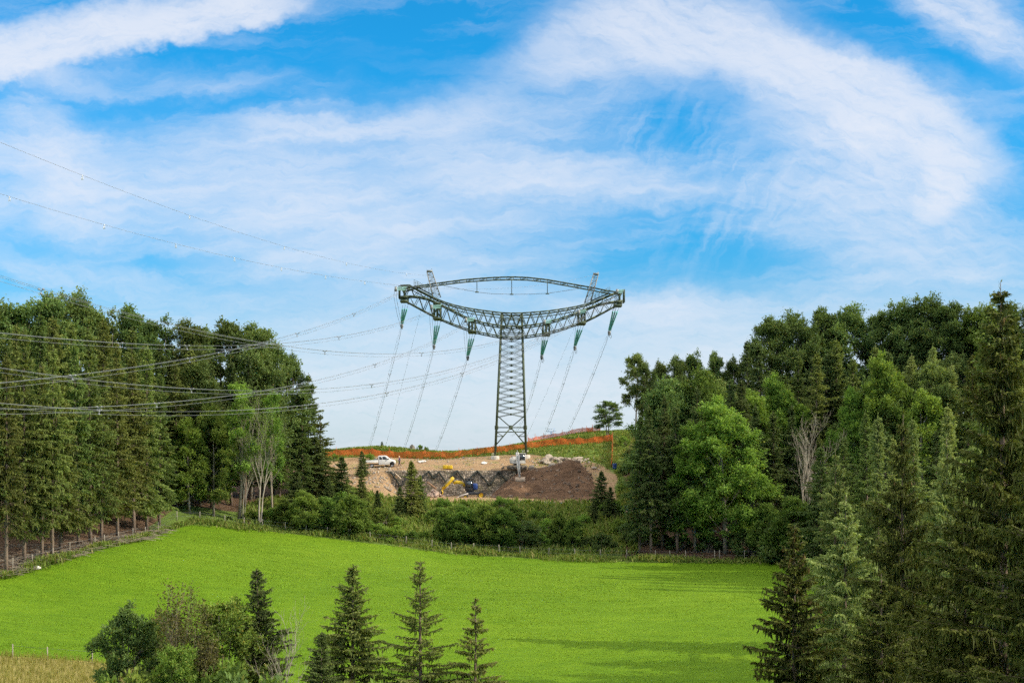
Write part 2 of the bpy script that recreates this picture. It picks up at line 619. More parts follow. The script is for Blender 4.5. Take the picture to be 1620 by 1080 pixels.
def terrain_z(x, y, cut=True):
    x, y = np.asarray(x, float), np.asarray(y, float)
    sh = np.broadcast(x, y).shape
    xf, yf = np.broadcast_to(x, sh).ravel(), np.broadcast_to(y, sh).ravel()
    out = np.zeros(len(xf))
    for i in range(0, len(xf), 40000):
        q = np.stack([xf[i:i + 40000], yf[i:i + 40000]], 1) / 100.0
        d2 = ((q[:, None] - _A[None, :, :2] / 100.0) ** 2).sum(-1)
        U = 0.5 * d2 * np.log(d2 + 1e-12)
        out[i:i + 40000] = U @ _W[:-3] + _W[-3] + q @ _W[-2:]
    # away from the surveyed box the land sinks to a valley floor
    dx = np.maximum(np.abs(xf) - 150, 0)
    dy = np.maximum(yf - 335, 0) + np.maximum(-35 - yf, 0)
    far = smooth(0, 220, np.hypot(dx, dy))
    out = np.clip(out, -60, 14) * (1 - far) + (-42.0 + 6 * vn2(xf, yf, 400)) * far
    # small humps
    m = smooth(196, 215, yf)
    out = out + m * 0.25 * vn2(xf, yf, 7.0, 1) + (1 - m) * 0.06 * vn2(xf, yf, 9.0, 2)
    px = xf / np.maximum(yf, 1) * FPX + CX
    if cut:
        # excavated bench in front of the stone wall
        msk = smooth(598, 640, px) * (1 - smooth(835, 870, px)) * smooth(233, 238, yf) * (1 - smooth(249.6, 251.2, yf))
        out = out * (1 - msk) + np.minimum(out, -7.1 + 0.25 * vn2(xf, yf, 3.0, 5)) * msk
        # pickup track
        d = np.abs((px - 603) / 60.0)
        # hump on the crest
    return (out + CZ).reshape(sh)


def gz(x, y):
    return float(terrain_z(np.array([x]), np.array([y]))[0])


def ground(px, D):
    x, y = pd(px, D)
    return (x, y, gz(x, y))


def build_terrain():
    xs = np.concatenate([-150 - np.geomspace(6, 6000, 26)[::-1], np.arange(-150, 150.1, 1.0), 150 + np.geomspace(6, 6000, 26)])
    ys = np.concatenate([-35 - np.geomspace(6, 3000, 18)[::-1], np.arange(-35, 190, 1.5), np.arange(190, 300, 0.75), np.arange(300, 335.1, 2.5), 335 + np.geomspace(6, 9000, 30)])
    X, Y = np.meshgrid(xs, ys)
    Z = terrain_z(X, Y)
    V3 = np.stack([X, Y, Z], -1).reshape(-1, 3)
    nx, ny = len(xs), len(ys)
    i = np.arange((ny - 1) * (nx - 1))
    r, c = i // (nx - 1), i % (nx - 1)
    a = r * nx + c
    F_ = np.stack([a, a + 1, a + nx + 1, a + nx], 1)
    ctr = V3[F_].mean(1)

    def soft(poly, w):
        """blurred membership of a polygon"""
        s = np.zeros(len(V3))
        for ox, oy in ((0, 0), (w, 0), (-w, 0), (0, w), (0, -w)):
            s += in_poly(V3[:, 0] + ox, V3[:, 1] + oy, poly)
        return s / 5
    wm = soft(MEADOW, 0.5)
    wd = soft(DRY, 1.0)
    ws = soft(SITE, 1.5)
    wf = np.maximum(soft(FOREST_L, 1.0), soft(FOREST_R, 1.0))
    zone = np.zeros(len(ctr), int)
    zone[in_poly(ctr[:, 0], ctr[:, 1], FOREST_L) | in_poly(ctr[:, 0], ctr[:, 1], FOREST_R)] = 2
    zone[in_poly(ctr[:, 0], ctr[:, 1], SITE)] = 3
    zone[in_poly(ctr[:, 0], ctr[:, 1], MEADOW)] = 1
    zone[in_poly(ctr[:, 0], ctr[:, 1], DRY)] = 4
    mat = ground_mat()
    for k, name in ((0, 'hillside'), (1, 'meadow'), (2, 'forest_floor'), (3, 'work_site_ground'), (4, 'dry_grass_bank')):
        f = F_[zone == k]
        used, inv = np.unique(f.ravel(), return_inverse=True)
        mb = MB()
        t = np.stack([wm, wf, ws], 1)[used]
        mb.add(V3[used], inv.reshape(-1, 4), t)
        me = mb.mesh(name, mat, smooth=True, tint=True)
        at = me.attributes.new('dry', 'FLOAT', 'POINT')
        at.data.foreach_set('value', wd[used].astype(np.float32))
        o = bpy.data.objects.new(name, me)
        COL.objects.link(o)
        tag(o, kind='structure')


def ground_mat():
    m, nt, out = new_mat('ground')
    V.nt = nt
    g = nd(nt, 'ShaderNodeNewGeometry')
    pos = g.outputs['Position']
    at = nd(nt, 'ShaderNodeAttribute', attribute_name='tint')
    ad = nd(nt, 'ShaderNodeAttribute', attribute_name='dry')
    sp = nd(nt, 'ShaderNodeSeparateColor')
    nt.links.new(at.outputs['Color'], sp.inputs[0])
    wm, wf, ws = V(sp.outputs[0]), V(sp.outputs[1]), V(sp.outputs[2])
    wd = V(ad.outputs['Fac'])
    n_big = vnoise(pos, 0.05, 4, 0.6)
    n_mid = vnoise(pos, 0.35, 5, 0.65)
    n_fin = vnoise(pos, 2.2, 5, 0.7)
    n_mic = vnoise(pos, 9.0, 4, 0.7)
    e = (n_mid - 0.5) * 0.9 + (n_fin - 0.5) * 0.5
    wm, wf, ws, wd = (sstep(0.35, 0.65, q + e * 0.5) for q in (wm, wf, ws, wd))
    f1 = clamp01((n_mid * 0.5 + n_fin * 0.3 + n_mic * 0.2 - 0.5) * 2.4 + 0.5)
    scrub = ramp(nt, f1.k, [(0.0, (0.075, 0.058, 0.032)), (0.22, (0.065, 0.09, 0.025)), (0.55, (0.11, 0.17, 0.032)), (1.0, (0.17, 0.215, 0.06))])
    mp = nd(nt, 'ShaderNodeMapping')
    mp.inputs['Scale'].default_value = (0.35, 1.0, 1.0)
    nt.links.new(pos, mp.inputs['Vector'])
    n_str = vnoise(mp.outputs[0], 0.9, 5, 0.65)
    n_wide = vnoise(pos, 0.035, 3, 0.5)
    f5 = clamp01((n_str * 0.40 + n_wide * 0.35 + n_mid * 0.25 - 0.5) * 2.6 + 0.5)
    f2 = clamp01((n_big * 0.35 + n_mid * 0.25 + n_fin * 0.2 + n_mic * 0.2 - 0.5) * 2.2 + 0.5)
    mead = ramp(nt, f5.k, [(0.0, (0.066, 0.142, 0.005)), (0.5, (0.104, 0.194, 0.007)), (1.0, (0.150, 0.244, 0.011))])
    f3 = clamp01((n_fin * 0.6 + n_mic * 0.4 - 0.5) * 3.0 + 0.5)
    floor = ramp(nt, f3.k, [(0.0, (0.035, 0.022, 0.014)), (0.5, (0.10, 0.062, 0.038)), (0.8, (0.17, 0.115, 0.075)), (1.0, (0.06, 0.075, 0.02))])
    f4 = clamp01((n_mid * 0.4 + n_fin * 0.35 + n_mic * 0.25 - 0.5) * 2.8 + 0.5)
    dirt = ramp(nt, f4.k, [(0.0, (0.15, 0.105, 0.055)), (0.35, (0.27, 0.175, 0.095)), (0.7, (0.39, 0.265, 0.155)), (1.0, (0.50, 0.37, 0.24))])
    tuft = sstep(0.52, 0.66, n_mid) * 0.75
    dirt = mixc(nt, tuft, dirt, (0.17, 0.17, 0.05))
    dry = ramp(nt, f2.k, [(0.0, (0.19, 0.165, 0.045)), (0.5, (0.29, 0.245, 0.085)), (1.0, (0.22, 0.23, 0.05))])
    c = mixc(nt, wf, scrub, floor)
    c = mixc(nt, ws, c, dirt)
    c = mixc(nt, wm, c, mead)
    c = mixc(nt, wd, c, dry)
    b = nd(nt, 'ShaderNodeBsdfPrincipled')
    nt.links.new(c, b.inputs['Base Color'])
    b.inputs['Roughness'].default_value = 0.95
    b.inputs['Specular IOR Level'].default_value = 0.1
    bp = nd(nt, 'ShaderNodeBump')
    bp.inputs['Distance'].default_value = 0.25
    bp.inputs['Strength'].default_value = 0.8
    nt.links.new((n_fin * 0.6 + n_mic * 0.4).k, bp.inputs['Height'])
    nt.links.new(bp.outputs[0], b.inputs['Normal'])
    nt.links.new(b.outputs[0], out.inputs[0])
    return m


def tufts(name, pts, h, w, mat, per=3, lean=0.5, seed=1, hv=0.5, tv=0.2, tpatch=None):
    """blades or leafy sprays standing at ground points; one mesh"""
    rng = np.random.default_rng(seed)
    n = len(pts)
    pts = np.repeat(pts, per, axis=0)
    N = n * per
    az = rng.uniform(0, 2 * PI, N)
    hh = h * (1 - hv + 2 * hv * rng.random(N) ** 1.3) if np.isscalar(h) else np.repeat(h, per) * (1 - hv + 2 * hv * rng.random(N))
    ln = rng.random(N) * lean
    d = np.stack([np.cos(az), np.sin(az), np.zeros(N)], 1)
    sd = np.stack([-np.sin(az), np.cos(az), np.zeros(N)], 1)
    up = np.array([0, 0, 1.0])
    b0 = pts + rng.normal(0, w * 1.2, (N, 3)) * [1, 1, 0] - up * 0.03
    tip = b0 + up * hh[:, None] + d * (ln * hh)[:, None]
    midp = b0 + up * (hh * 0.55)[:, None] + d * (ln * hh * 0.3)[:, None]
    ww = w * (0.6 + 0.8 * rng.random(N))
    v = np.stack([b0, midp + sd * ww[:, None] * .5, tip, midp - sd * ww[:, None] * .5], 1).reshape(-1, 3)
    f = np.arange(N * 4).reshape(-1, 4)
    base = np.clip(0.45 + tv * rng.normal(size=N) + (0 if tpatch is None else np.repeat(tpatch, per)), 0, 1)
    t = np.zeros((N, 4, 3))
    t[:, :, 0] = base[:, None] + np.array([-0.2, 0, 0.15, 0])
    t[:, :, 1] = (rng.random(N) ** 4)[:, None]
    mb = MB()
    mb.add(v, f, np.clip(t, 0, 1).reshape(-1, 3))
    return mb.build(name, mat, tint=True)


def scatter(poly, dens, seed=1, fn=None):
    rng = np.random.default_rng(seed)
    P_ = np.array(poly)
    lo, hi = P_.min(0), P_.max(0)
    n = int((hi - lo).prod() * dens)
    q = lo + rng.random((n, 2)) * (hi - lo)
    q = q[in_poly(q[:, 0], q[:, 1], poly)]
    if fn is not None:
        q = q[fn(q[:, 0], q[:, 1], rng)]
    return np.column_stack([q, terrain_z(q[:, 0], q[:, 1])])
# ---------------------------------------------------------------- tree shapes (unit: metres at proto height)
def sprays(mb, base, axis, length, width, rng, tint0, droop=0.15, warm=None):
    """diamond needle/leaf sprays: base points, axis directions (N,3), lengths (N,)"""
    N = len(base)
    axis = axis / (np.linalg.norm(axis, axis=1)[:, None] + 1e-9)
    rv = rng.normal(size=(N, 3))
    side = np.cross(axis, rv)
    side /= np.linalg.norm(side, axis=1)[:, None] + 1e-9
    L = length[:, None]
    tip = base + axis * L - np.array([0, 0, 1.0]) * (droop * L)
    mid = base + axis * L * 0.45 - np.array([0, 0, 1.0]) * (droop * L * 0.2)
    w = (width if np.isscalar(width) else width[:, None]) * (0.6 + 0.8 * rng.random((N, 1)))
    v = np.stack([base, mid + side * w * .5, tip, mid - side * w * .5], 1).reshape(-1, 3)
    t = np.zeros((N, 4, 3))
    t[:, :, 0] = tint0[:, None] + np.array([-0.12, 0, 0.16, 0])
    if warm is not None:
        t[:, :, 1] = warm[:, None]
    mb.add(v, np.arange(N * 4).reshape(-1, 4), np.clip(t, 0, 1).reshape(-1, 3))


def spruce(name, seed, H, Rad, crown0, M, gap=0.45, nb=5, twig=0.55, tw_w=0.13, step=0.22, droop=0.35, hang=0.35, pw=0.85, sparse=0.0,
           upturn=0.25, irregular=0.2, trunk_r=None, cones=0.0, dead_low=0.0, top_gap=1.0):
    rng = np.random.default_rng(seed)
    tr, cr, = MB(), MB()
    r0 = trunk_r or H * 0.0115
    zs = np.linspace(0, H, 14)
    wob = np.cumsum(rng.normal(0, H * 0.0012, (14, 2)), 0)
    wob -= wob[0]
    tp = np.column_stack([wob, zs])
    tr.tube(tp, r0 * (1 - zs / H) ** 0.8 + 0.012, 7)

    def trunk_at(z):
        return np.array([np.interp(z, zs, tp[:, 0]), np.interp(z, zs, tp[:, 1]), z])
    z = crown0 * H
    phase = rng.random() * 6
    lop = rng.random() * 2 * PI
    while z < H * 0.985:
        t = max(0.0, (z / H - crown0) / (1 - crown0))   # 0 crown base .. 1 top
        prof = (1 - t) ** pw
        prof *= min(1.0, 0.55 + t * 5.0)               # slightly shorter skirt
        wscale = 1.0 + irregular * rng.normal()
        n = nb if t < 0.93 else 4
        for k in range(n):
            if rng.random() < sparse:
                continue
            az = phase + k * 2 * PI / n + rng.normal() * 0.28
            L = Rad * prof * wscale * (0.82 + 0.36 * rng.random()) * (1 + 0.12 * math.cos(az - lop)) + 0.12
            if L < 0.1:
                continue
            zb = z + rng.normal() * gap * 0.25
            p0 = trunk_at(min(zb, H))
            d = np.array([math.cos(az), math.sin(az), 0])
            sd = np.array([-d[1], d[0], 0])
            m = max(5, int(L / 0.5) + 3)
            s = np.linspace(0, 1, m)
            rise = 0.62 * t ** 1.5 * (1.1 if t > 0.6 else 1.0)     # top branches point up
            dz = L * (rise * s - droop * (1 - t * 0.75) * s ** 1.4 + upturn * (1 - t) * np.maximum(s - 0.55, 0) ** 1.5)
            sway = rng.normal() * 0.10 * L
            c = p0 + d * (L * s)[:, None] + np.array([0, 0, 1.0]) * dz[:, None] + sd * (sway * s ** 2)[:, None]
            tr.tube(c, np.linspace(max(0.018, r0 * 0.16 * (1 - t) + 0.012), 0.008, m), 3, cap=False)
            # needle sprays along the branch
            nt_ = max(4, int(L / step))
            ss = np.clip((np.arange(nt_) + rng.random(nt_)) / nt_, 0, 1)
            ss = ss[ss > (0.10 + 0.18 * (1 - t)) * min(1, L / 2.0)]
            if dead_low and t < dead_low:
                ss = ss[rng.random(len(ss)) < 0.35 + 0.65 * t / dead_low]
            if len(ss) == 0:
                continue
            base = np.stack([np.interp(ss, s, c[:, i]) for i in range(3)], 1)
            tl = twig * (0.55 + 0.75 * (1 - ss)) * (0.45 + 0.55 * min(1, L / 2.2)) * (0.75 + 0.5 * rng.random(len(ss)))
            for sg in (-1, 1):
                ax = d * (0.75 + 0.3 * rng.random((len(ss), 1))) + sd * sg * (0.95 + 0.3 * rng.random((len(ss), 1))) + rng.normal(0, .16, (len(ss), 3))
                ax[:, 2] += -0.12 + 0.5 * rise
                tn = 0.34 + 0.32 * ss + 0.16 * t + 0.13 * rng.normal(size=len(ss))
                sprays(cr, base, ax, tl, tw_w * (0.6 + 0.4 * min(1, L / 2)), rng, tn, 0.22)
                # secondary spray half-way out
                b2 = base + ax / np.linalg.norm(ax, axis=1)[:, None] * (tl * 0.5)[:, None]
                ax2 = d * 1.0 + sd * sg * 0.25 + rng.normal(0, .25, (len(ss), 3))
                sprays(cr, b2, ax2, tl * 0.62, tw_w * 0.8, rng, tn + 0.05, 0.25)
            # hanging sprays
            for hk in range(int(math.ceil(hang))):
                k2 = rng.random(len(ss)) < hang - hk
                if not k2.any():
                    continue
                b2 = base[k2] + rng.normal(0, 0.22 * min(1, L / 3), (int(k2.sum()), 3)) * [1, 1, 0.2]
                ax = rng.normal(0, .28, (len(b2), 3)) + [0, 0, -1.0]
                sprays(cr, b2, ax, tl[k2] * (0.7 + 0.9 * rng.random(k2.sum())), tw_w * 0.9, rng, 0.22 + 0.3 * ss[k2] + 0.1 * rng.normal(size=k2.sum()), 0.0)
            # upper sprays so that the branch has body
            ax = d * 0.9 + rng.normal(0, .3, (len(ss), 3)) + [0, 0, 0.35]
            sprays(cr, base, ax, tl * 0.6, tw_w, rng, 0.45 + 0.25 * ss + 0.12 * rng.normal(size=len(ss)), 0.1)
            if cones and t > 0.45 and rng.random() < cones:
                kk = rng.integers(2, 6)
                sc = rng.uniform(0.5, 1, kk)
                b2 = np.stack([np.interp(sc, s, c[:, i]) for i in range(3)], 1)
                sprays(cr, b2, np.tile([0, 0, -1.0], (kk, 1)) + rng.normal(0, .1, (kk, 3)), np.full(kk, 0.28), 0.11, rng, np.full(kk, 0.6), 0, np.full(kk, 0.9))
        z += gap * (0.75 + 0.5 * rng.random()) * (1.0 if t < 0.9 else 0.6) * top_gap
        phase += 2.4
    # leader
    kk = 16
    zt = H - rng.random(kk) * 0.09 * H * 0.5
    ax = rng.normal(0, .35, (kk, 3)) + [0, 0, 1.0]
    sprays(cr, np.array([trunk_at(q) for q in zt]), ax, np.full(kk, twig * 0.55), tw_w * 0.6, rng, np.full(kk, 0.6))
    return dict(h=H, name=name, trunk=tr.mesh(name + '_trunk', M['bark_spruce'], True), crown=cr.mesh(name + '_crown', M['needle'], tint=True))


def limb(p0, p1, bend, rng, m=7, sag=0.0):
    s = np.linspace(0, 1, m)[:, None]
    mid = rng.normal(0, 1, 3) * bend
    return p0 * (1 - s) + p1 * s + mid * (s * (1 - s) * 4) + np.array([0, 0, 1.0]) * (sag * s * (1 - s) * 4)


def broadleaf(name, seed, H, Wd, crown0, M, leaf='leaf', bark='bark_grey', lobes=12, per=7, leaves=110, ls=0.34, clump=1.3, flat=0.6, stems=1, spread=0.0,
              shape=1.0, warm=0.02, trunk_r=None, open_=0.0, upward=0.3, bare=0.0, fill=0.6):
    """shape: 1 = egg, <1 flat topped, >1 pointed"""
    rng = np.random.default_rng(seed)
    tr, cr = MB(), MB()
    r0 = trunk_r or H * 0.015
    Rw = Wd / 2
    zc0 = crown0 * H
    hc = H - zc0
    stem_tops = []
    for k in range(stems):
        a = k * 2 * PI / max(stems, 1) + rng.random()
        off = np.array([math.cos(a), math.sin(a), 0]) * spread * Rw * (stems > 1)
        b = np.array([0, 0, 0.0]) + off * 0.06
        t = np.array([0, 0, H * 0.9]) + off * 0.6 + rng.normal(0, 0.02 * H, 3) * [1, 1, 0.5]
        c = limb(b, t, 0.012 * H, rng, 10)
        rr = r0 / math.sqrt(stems)
        tr.tube(c, rr * (1 - np.linspace(0, 1, 10) * 0.93) ** 0.9, 8)
        stem_tops.append(c)
    cents = []
    for i in range(lobes):
        zt = (i + 0.3 + 0.5 * rng.random()) / lobes
        prof = math.sin(PI * min(1, 0.14 + 0.86 * zt ** (0.8 * shape))) ** 0.55 if zt < 0.97 else 0.25
        az = i * 2.399 + rng.normal() * 0.35
        rad = Rw * prof * (0.58 + 0.3 * rng.random())
        stem = stem_tops[i % stems]
        lc = np.array([math.cos(az) * rad, math.sin(az) * rad, zc0 + hc * (0.06 + 0.86 * zt)])
        zs = max(0.45 * zc0 + 0.1 * H, lc[2] - (0.25 + upward) * rad - 0.12 * hc)
        p0 = np.array([np.interp(zs, stem[:, 2], stem[:, j]) for j in range(3)])
        lc[:2] += p0[:2] * 0.5
        lb = limb(p0, lc, 0.08 * rad, rng, 7, -0.08 * rad)
        tr.tube(lb, np.linspace(r0 * 0.34 * (1 - 0.5 * zt), r0 * 0.08, 7), 5, cap=False)
        if rng.random() < bare:
            continue
        cents.append((lc, 1.0, lb[4]))
        lr = Rw * 0.42 * (0.8 + 0.4 * rng.random()) * (0.6 + 0.4 * prof)
        for j in range(per):
            d = rng.normal(size=3)
            d /= np.linalg.norm(d)
            d[2] = d[2] * 0.75 + 0.15
            q = lc + d * lr * (0.55 + 0.5 * rng.random()) * np.array([1, 1, 0.85])
            src = lb[rng.integers(3, 7)]
            tb = limb(src, q, 0.06 * lr, rng, 5)
            tr.tube(tb, np.linspace(r0 * 0.09, r0 * 0.02, 5), 4, cap=False)
            cents.append((q, 0.62 + 0.5 * rng.random(), src))
    # fill between the limbs so that the crown reads as one uneven mass
    for j in range(int(lobes * per * fill)):
        zt = rng.random() ** 0.9
        prof = math.sin(PI * min(1, 0.14 + 0.86 * zt ** (0.8 * shape))) ** 0.55 if zt < 0.97 else 0.25
        az, rad = rng.random() * 2 * PI, Rw * prof * (0.25 + 0.62 * rng.random() ** 0.6)
        cents.append((np.array([math.cos(az) * rad, math.sin(az) * rad, zc0 + hc * (0.05 + 0.9 * zt)]), 0.55 + 0.4 * rng.random(), None))
    # top tuft
    cents.append((np.array([stem_tops[0][-1][0], stem_tops[0][-1][1], H - clump * 0.5]), 0.8, None))
    ctr = np.array([0, 0, zc0 + hc * 0.45])
    for q, sz, _ in cents:
        if rng.random() < open_:
            continue
        n = int(leaves * sz * (0.75 + 0.5 * rng.random()))
        d = rng.normal(size=(n, 3))
        d /= np.linalg.norm(d, axis=1)[:, None]
        rad = clump * sz * (0.25 + 0.75 * rng.random(n) ** 0.6) * np.exp(0.22 * rng.normal(size=n))
        lob = rng.normal(size=(5, 3))
        lob /= np.linalg.norm(lob, axis=1)[:, None]
        rad *= 0.62 + 0.55 * (d @ lob.T).max(1) ** 2
        pos = q + d * rad[:, None] * np.array([1, 1, flat])
        out = pos - ctr
        out /= np.linalg.norm(out, axis=1)[:, None] + 1e-9
        ax = d * 0.7 + out * 0.6 + rng.normal(0, .55, (n, 3))
        hgt = d[:, 2]
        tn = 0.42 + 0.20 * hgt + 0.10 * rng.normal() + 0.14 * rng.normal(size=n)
        wm = np.where(rng.random(n) < warm, 0.8, 0.0)
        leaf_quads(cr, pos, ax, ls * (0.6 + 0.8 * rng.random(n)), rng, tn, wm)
        # leafy twigs that reach out of the clump and roughen its outline
        k, m = max(3, int(7 * sz)), 9
        td = rng.normal(size=(k, 3)) + (q - ctr) / (np.linalg.norm(q - ctr) + 1e-6) * 1.1 + [0, 0, 0.55]
        td /= np.linalg.norm(td, axis=1)[:, None]
        tl = clump * sz * (0.75 + 0.65 * rng.random(k))
        st = np.linspace(0.3, 1.0, m)
        tp = q + td[:, None] * (tl[:, None] * st)[:, :, None] + rng.normal(0, ls * .32, (k, m, 3)) - np.array([0, 0, 1.0]) * (0.18 * tl[:, None] * st ** 2)[:, :, None]
        tp = tp.reshape(-1, 3)
        leaf_quads(cr, tp, np.repeat(td, m, 0) + rng.normal(0, .5, (k * m, 3)), ls * (0.6 + 0.7 * rng.random(k * m)), rng,
                   0.52 + 0.16 * np.repeat(td[:, 2], m) + 0.12 * rng.normal(size=k * m), np.where(rng.random(k * m) < warm, 0.8, 0.0))
    return dict(h=H, name=name, trunk=tr.mesh(name + '_trunk', M[bark], True), crown=cr.mesh(name + '_crown', M[leaf], tint=True))


def leaf_quads(mb, pos, ax, ls, rng, tint, warm):
    N = len(pos)
    ax = ax / (np.linalg.norm(ax, axis=1)[:, None] + 1e-9)
    rv = rng.normal(size=(N, 3)) + np.array([0, 0, 0.9])
    side = np.cross(ax, rv)
    side /= np.linalg.norm(side, axis=1)[:, None] + 1e-9
    L = ls[:, None]
    v = np.stack([pos - ax * L * .5, pos + side * L * .33, pos + ax * L * .6 - [0, 0, 0.12] * L, pos - side * L * .33], 1).reshape(-1, 3)
    t = np.zeros((N, 4, 3))
    t[:, :, 0] = tint[:, None]
    t[:, :, 1] = warm[:, None]
    mb.add(v, np.arange(N * 4).reshape(-1, 4), np.clip(t, 0, 1).reshape(-1, 3))


def bare_tree(name, seed, H, Wd, M, stems=1, twigs=True, leaves=0, bark='bark_pale', leaf='leaf_light', first=0.3, r0=None, spread=0.3, levels=3):
    rng = np.random.default_rng(seed)
    tr, cr = MB(), MB()
    r0 = r0 or H * 0.011
    ends = []

    def grow(p, d, L, r, lev):
        m = 7
        pts = [p]
        dd = d.copy()
        for _ in range(m - 1):
            dd = dd + rng.normal(0, 0.10 + 0.03 * lev, 3) + np.array([0, 0, 0.05])
            dd /= np.linalg.norm(dd)
            pts.append(pts[-1] + dd * L / (m - 1))
        pts = np.array(pts)
        tr.tube(pts, np.linspace(r, max(r * (0.22 if lev else 0.12), 0.008), m), 6 if lev < 2 else 3, cap=False)
        if lev >= levels:
            ends.append((pts[-1], dd))
            ends.append((pts[3], dd))
            return
        nchild = (11, 7, 5, 3)[lev]
        for i in range(nchild):
            s = (first if lev == 0 else 0.25) + (1 - (first if lev == 0 else 0.25)) * (i + rng.random()) / nchild
            s = min(s, 0.99)
            q = pts[0] * 0 + np.array([np.interp(s * (m - 1), np.arange(m), pts[:, j]) for j in range(3)])
            az = i * 2.4 + rng.random()
            side = np.array([math.cos(az), math.sin(az), 0])
            nd_ = dd * 0.65 + side * (0.75 if lev else 0.6) * (Wd / H * 1.6) + np.array([0, 0, 0.45])
            nd_ /= np.linalg.norm(nd_)
            grow(q, nd_, L * (0.45 if lev == 0 else 0.5) * (1.15 - 0.5 * s) * (0.7 + 0.6 * rng.random()), max(r * 0.42 * (1.1 - 0.6 * s), 0.010), lev + 1)
    for k in range(stems):
        a = k * 2 * PI / stems + 0.7
        d = np.array([math.cos(a) * spread * (stems > 1), math.sin(a) * spread * (stems > 1), 1.0])
        d /= np.linalg.norm(d)
        grow(np.array([math.cos(a), math.sin(a), 0]) * 0.25 * (stems > 1), d, H * (0.98 - 0.12 * k), r0 * (1 - 0.12 * k), 0)
    ext = max(v.max(0)[2] for v in tr.v)
    crown = None
    if leaves:
        for p, d in ends:
            n = rng.poisson(leaves)
            if n == 0:
                continue
            pos = p + rng.normal(0, 0.35, (n, 3))
            leaf_quads(cr, pos, rng.normal(size=(n, 3)), np.full(n, 0.26), rng, np.clip(rng.normal(0.55, .2, n), 0, 1), np.zeros(n))
        crown = cr.mesh(name + '_crown', M[leaf], tint=True)
    return dict(h=ext, name=name, trunk=tr.mesh(name + '_trunk', M[bark], True), crown=crown)


def shrub(name, seed, H, Wd, M, leaf='leaf', n_cl=26, leaves=120, ls=0.2, clump=0.55):
    rng = np.random.default_rng(seed)
    tr, cr = MB(), MB()
    for i in range(n_cl):
        az, el = rng.random() * 2 * PI, math.asin(rng.random() ** 0.8)
        k = 0.6 + 0.4 * rng.random()
        q = np.array([math.cos(az) * math.cos(el) * Wd / 2, math.sin(az) * math.cos(el) * Wd / 2, math.sin(el) * H * 0.9]) * k
        q[2] = max(q[2], 0.35)
        b = np.array([rng.normal() * 0.15 * Wd, rng.normal() * 0.15 * Wd, 0])
        tr.tube(limb(b, q, 0.1, rng, 5), np.linspace(0.05, 0.012, 5) * H / 3, 4, cap=False)
        n = int(leaves * (0.6 + 0.8 * rng.random()))
        d = rng.normal(size=(n, 3))
        d /= np.linalg.norm(d, axis=1)[:, None]
        pos = q + d * (clump * H / 3 * (0.4 + 0.7 * rng.random((n, 1)))) * [1, 1, .8]
        pos[:, 2] = np.maximum(pos[:, 2], 0.05)
        leaf_quads(cr, pos, d + rng.normal(0, .5, (n, 3)) + [0, 0, .3], ls * (0.6 + 0.8 * rng.random(n)), rng,
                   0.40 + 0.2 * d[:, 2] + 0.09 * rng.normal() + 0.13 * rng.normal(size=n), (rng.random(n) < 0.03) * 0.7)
    return dict(h=H, name=name, trunk=tr.mesh(name + '_stems', M['bark_grey'], True), crown=cr.mesh(name + '_leaves', M[leaf], tint=True))


def plant(proto, name, label, cat, px, D, topy=None, h=None, wide=1.0, rz=None, group=None, sink=0.1, parts=('trunk', 'crown')):
    x, y, z = ground(px, D)
    z -= sink
    if h is None:
        h = CZ + (HY - topy) / FPX * D - z
    s = h / proto['h']
    o = thing(name, label, cat, (x, y, z), random.random() * 2 * PI if rz is None else rz, group)
    if rz is None:
        o.rotation_euler[0], o.rotation_euler[1] = random.gauss(0, .013), random.gauss(0, .013)
    o.scale = (s * wide, s * wide, s)
    inst(parts[0], proto['trunk'], o)
    if proto['crown'] is not None:
        inst(parts[1], proto['crown'], o)
    return o
# ---------------------------------------------------------------- pylon
DP = 265.0


def Q(px, py, dy=0.0):
    return np.array([(px - CX) / FPX * DP, DP + dy, CZ + (HY - py) / FPX * DP])


TOPC = np.array([(631, 453), (645, 450), (654, 455), (667, 462), (695, 476), (714, 483), (735, 488), (754, 491.5), (792, 496.5), (809, 497.3), (827, 497), (865, 494), (895, 489.5), (920, 484.5), (935, 480), (950, 473.5), (975, 463), (988, 458)])
MIDC = np.array([(634, 470), (654, 469), (674, 472), (694, 481), (714, 491), (737, 503), (754, 509), (768, 513), (792, 517), (809, 518), (826, 517.5), (851, 514.5), (875, 509), (900, 500.5), (922, 492), (942, 484), (962, 479), (986, 476)])
BOTC = np.array([(635, 473), (660, 486.5), (687, 501), (708, 510), (727, 517.5), (754, 526), (792, 533.5), (809, 534.5), (827, 533.8), (860, 529), (885, 522.5), (910, 514), (929, 507.5), (950, 497), (970, 486), (984, 479)])
ARCH_T = np.array([(640, 457), (651, 454), (692, 448), (734, 442.5), (754, 440.8), (780, 439), (809, 438), (835, 439), (866, 442.5), (900, 448.5), (940, 455.5), (966, 461), (984, 462)])
ARCH_B = np.array([(645, 461), (659, 455.5), (694, 451.3), (734, 446.3), (754, 444.8), (780, 443), (809, 442.3), (835, 443), (866, 446.5), (900, 452.5), (940, 460), (966, 465), (982, 466)])
PEAKS = (((686, 474), (697, 469.5), (683.5, 429), (675.5, 430)), ((925, 478.5), (934.5, 477.5), (946.5, 434), (939, 434)))


def yat(c, x):
    return float(np.interp(x, c[:, 0], c[:, 1]))


def dep(x):
    """half depth of the crossarm"""
    return 0.9 + 1.5 * (1 - min(1, abs(x - 810) / 178.0) ** 2)


HANG = (((640, 480), (632, 511), (631, 464)), ((692, 505), (684, 544), (686, 492)), ((747, 527), (738.5, 562), (739, 512)),
        ((864, 530), (858, 561), (860, 515)), ((920, 513), (911.5, 546), (913, 500)), ((977, 482), (967, 522), (972, 468)))


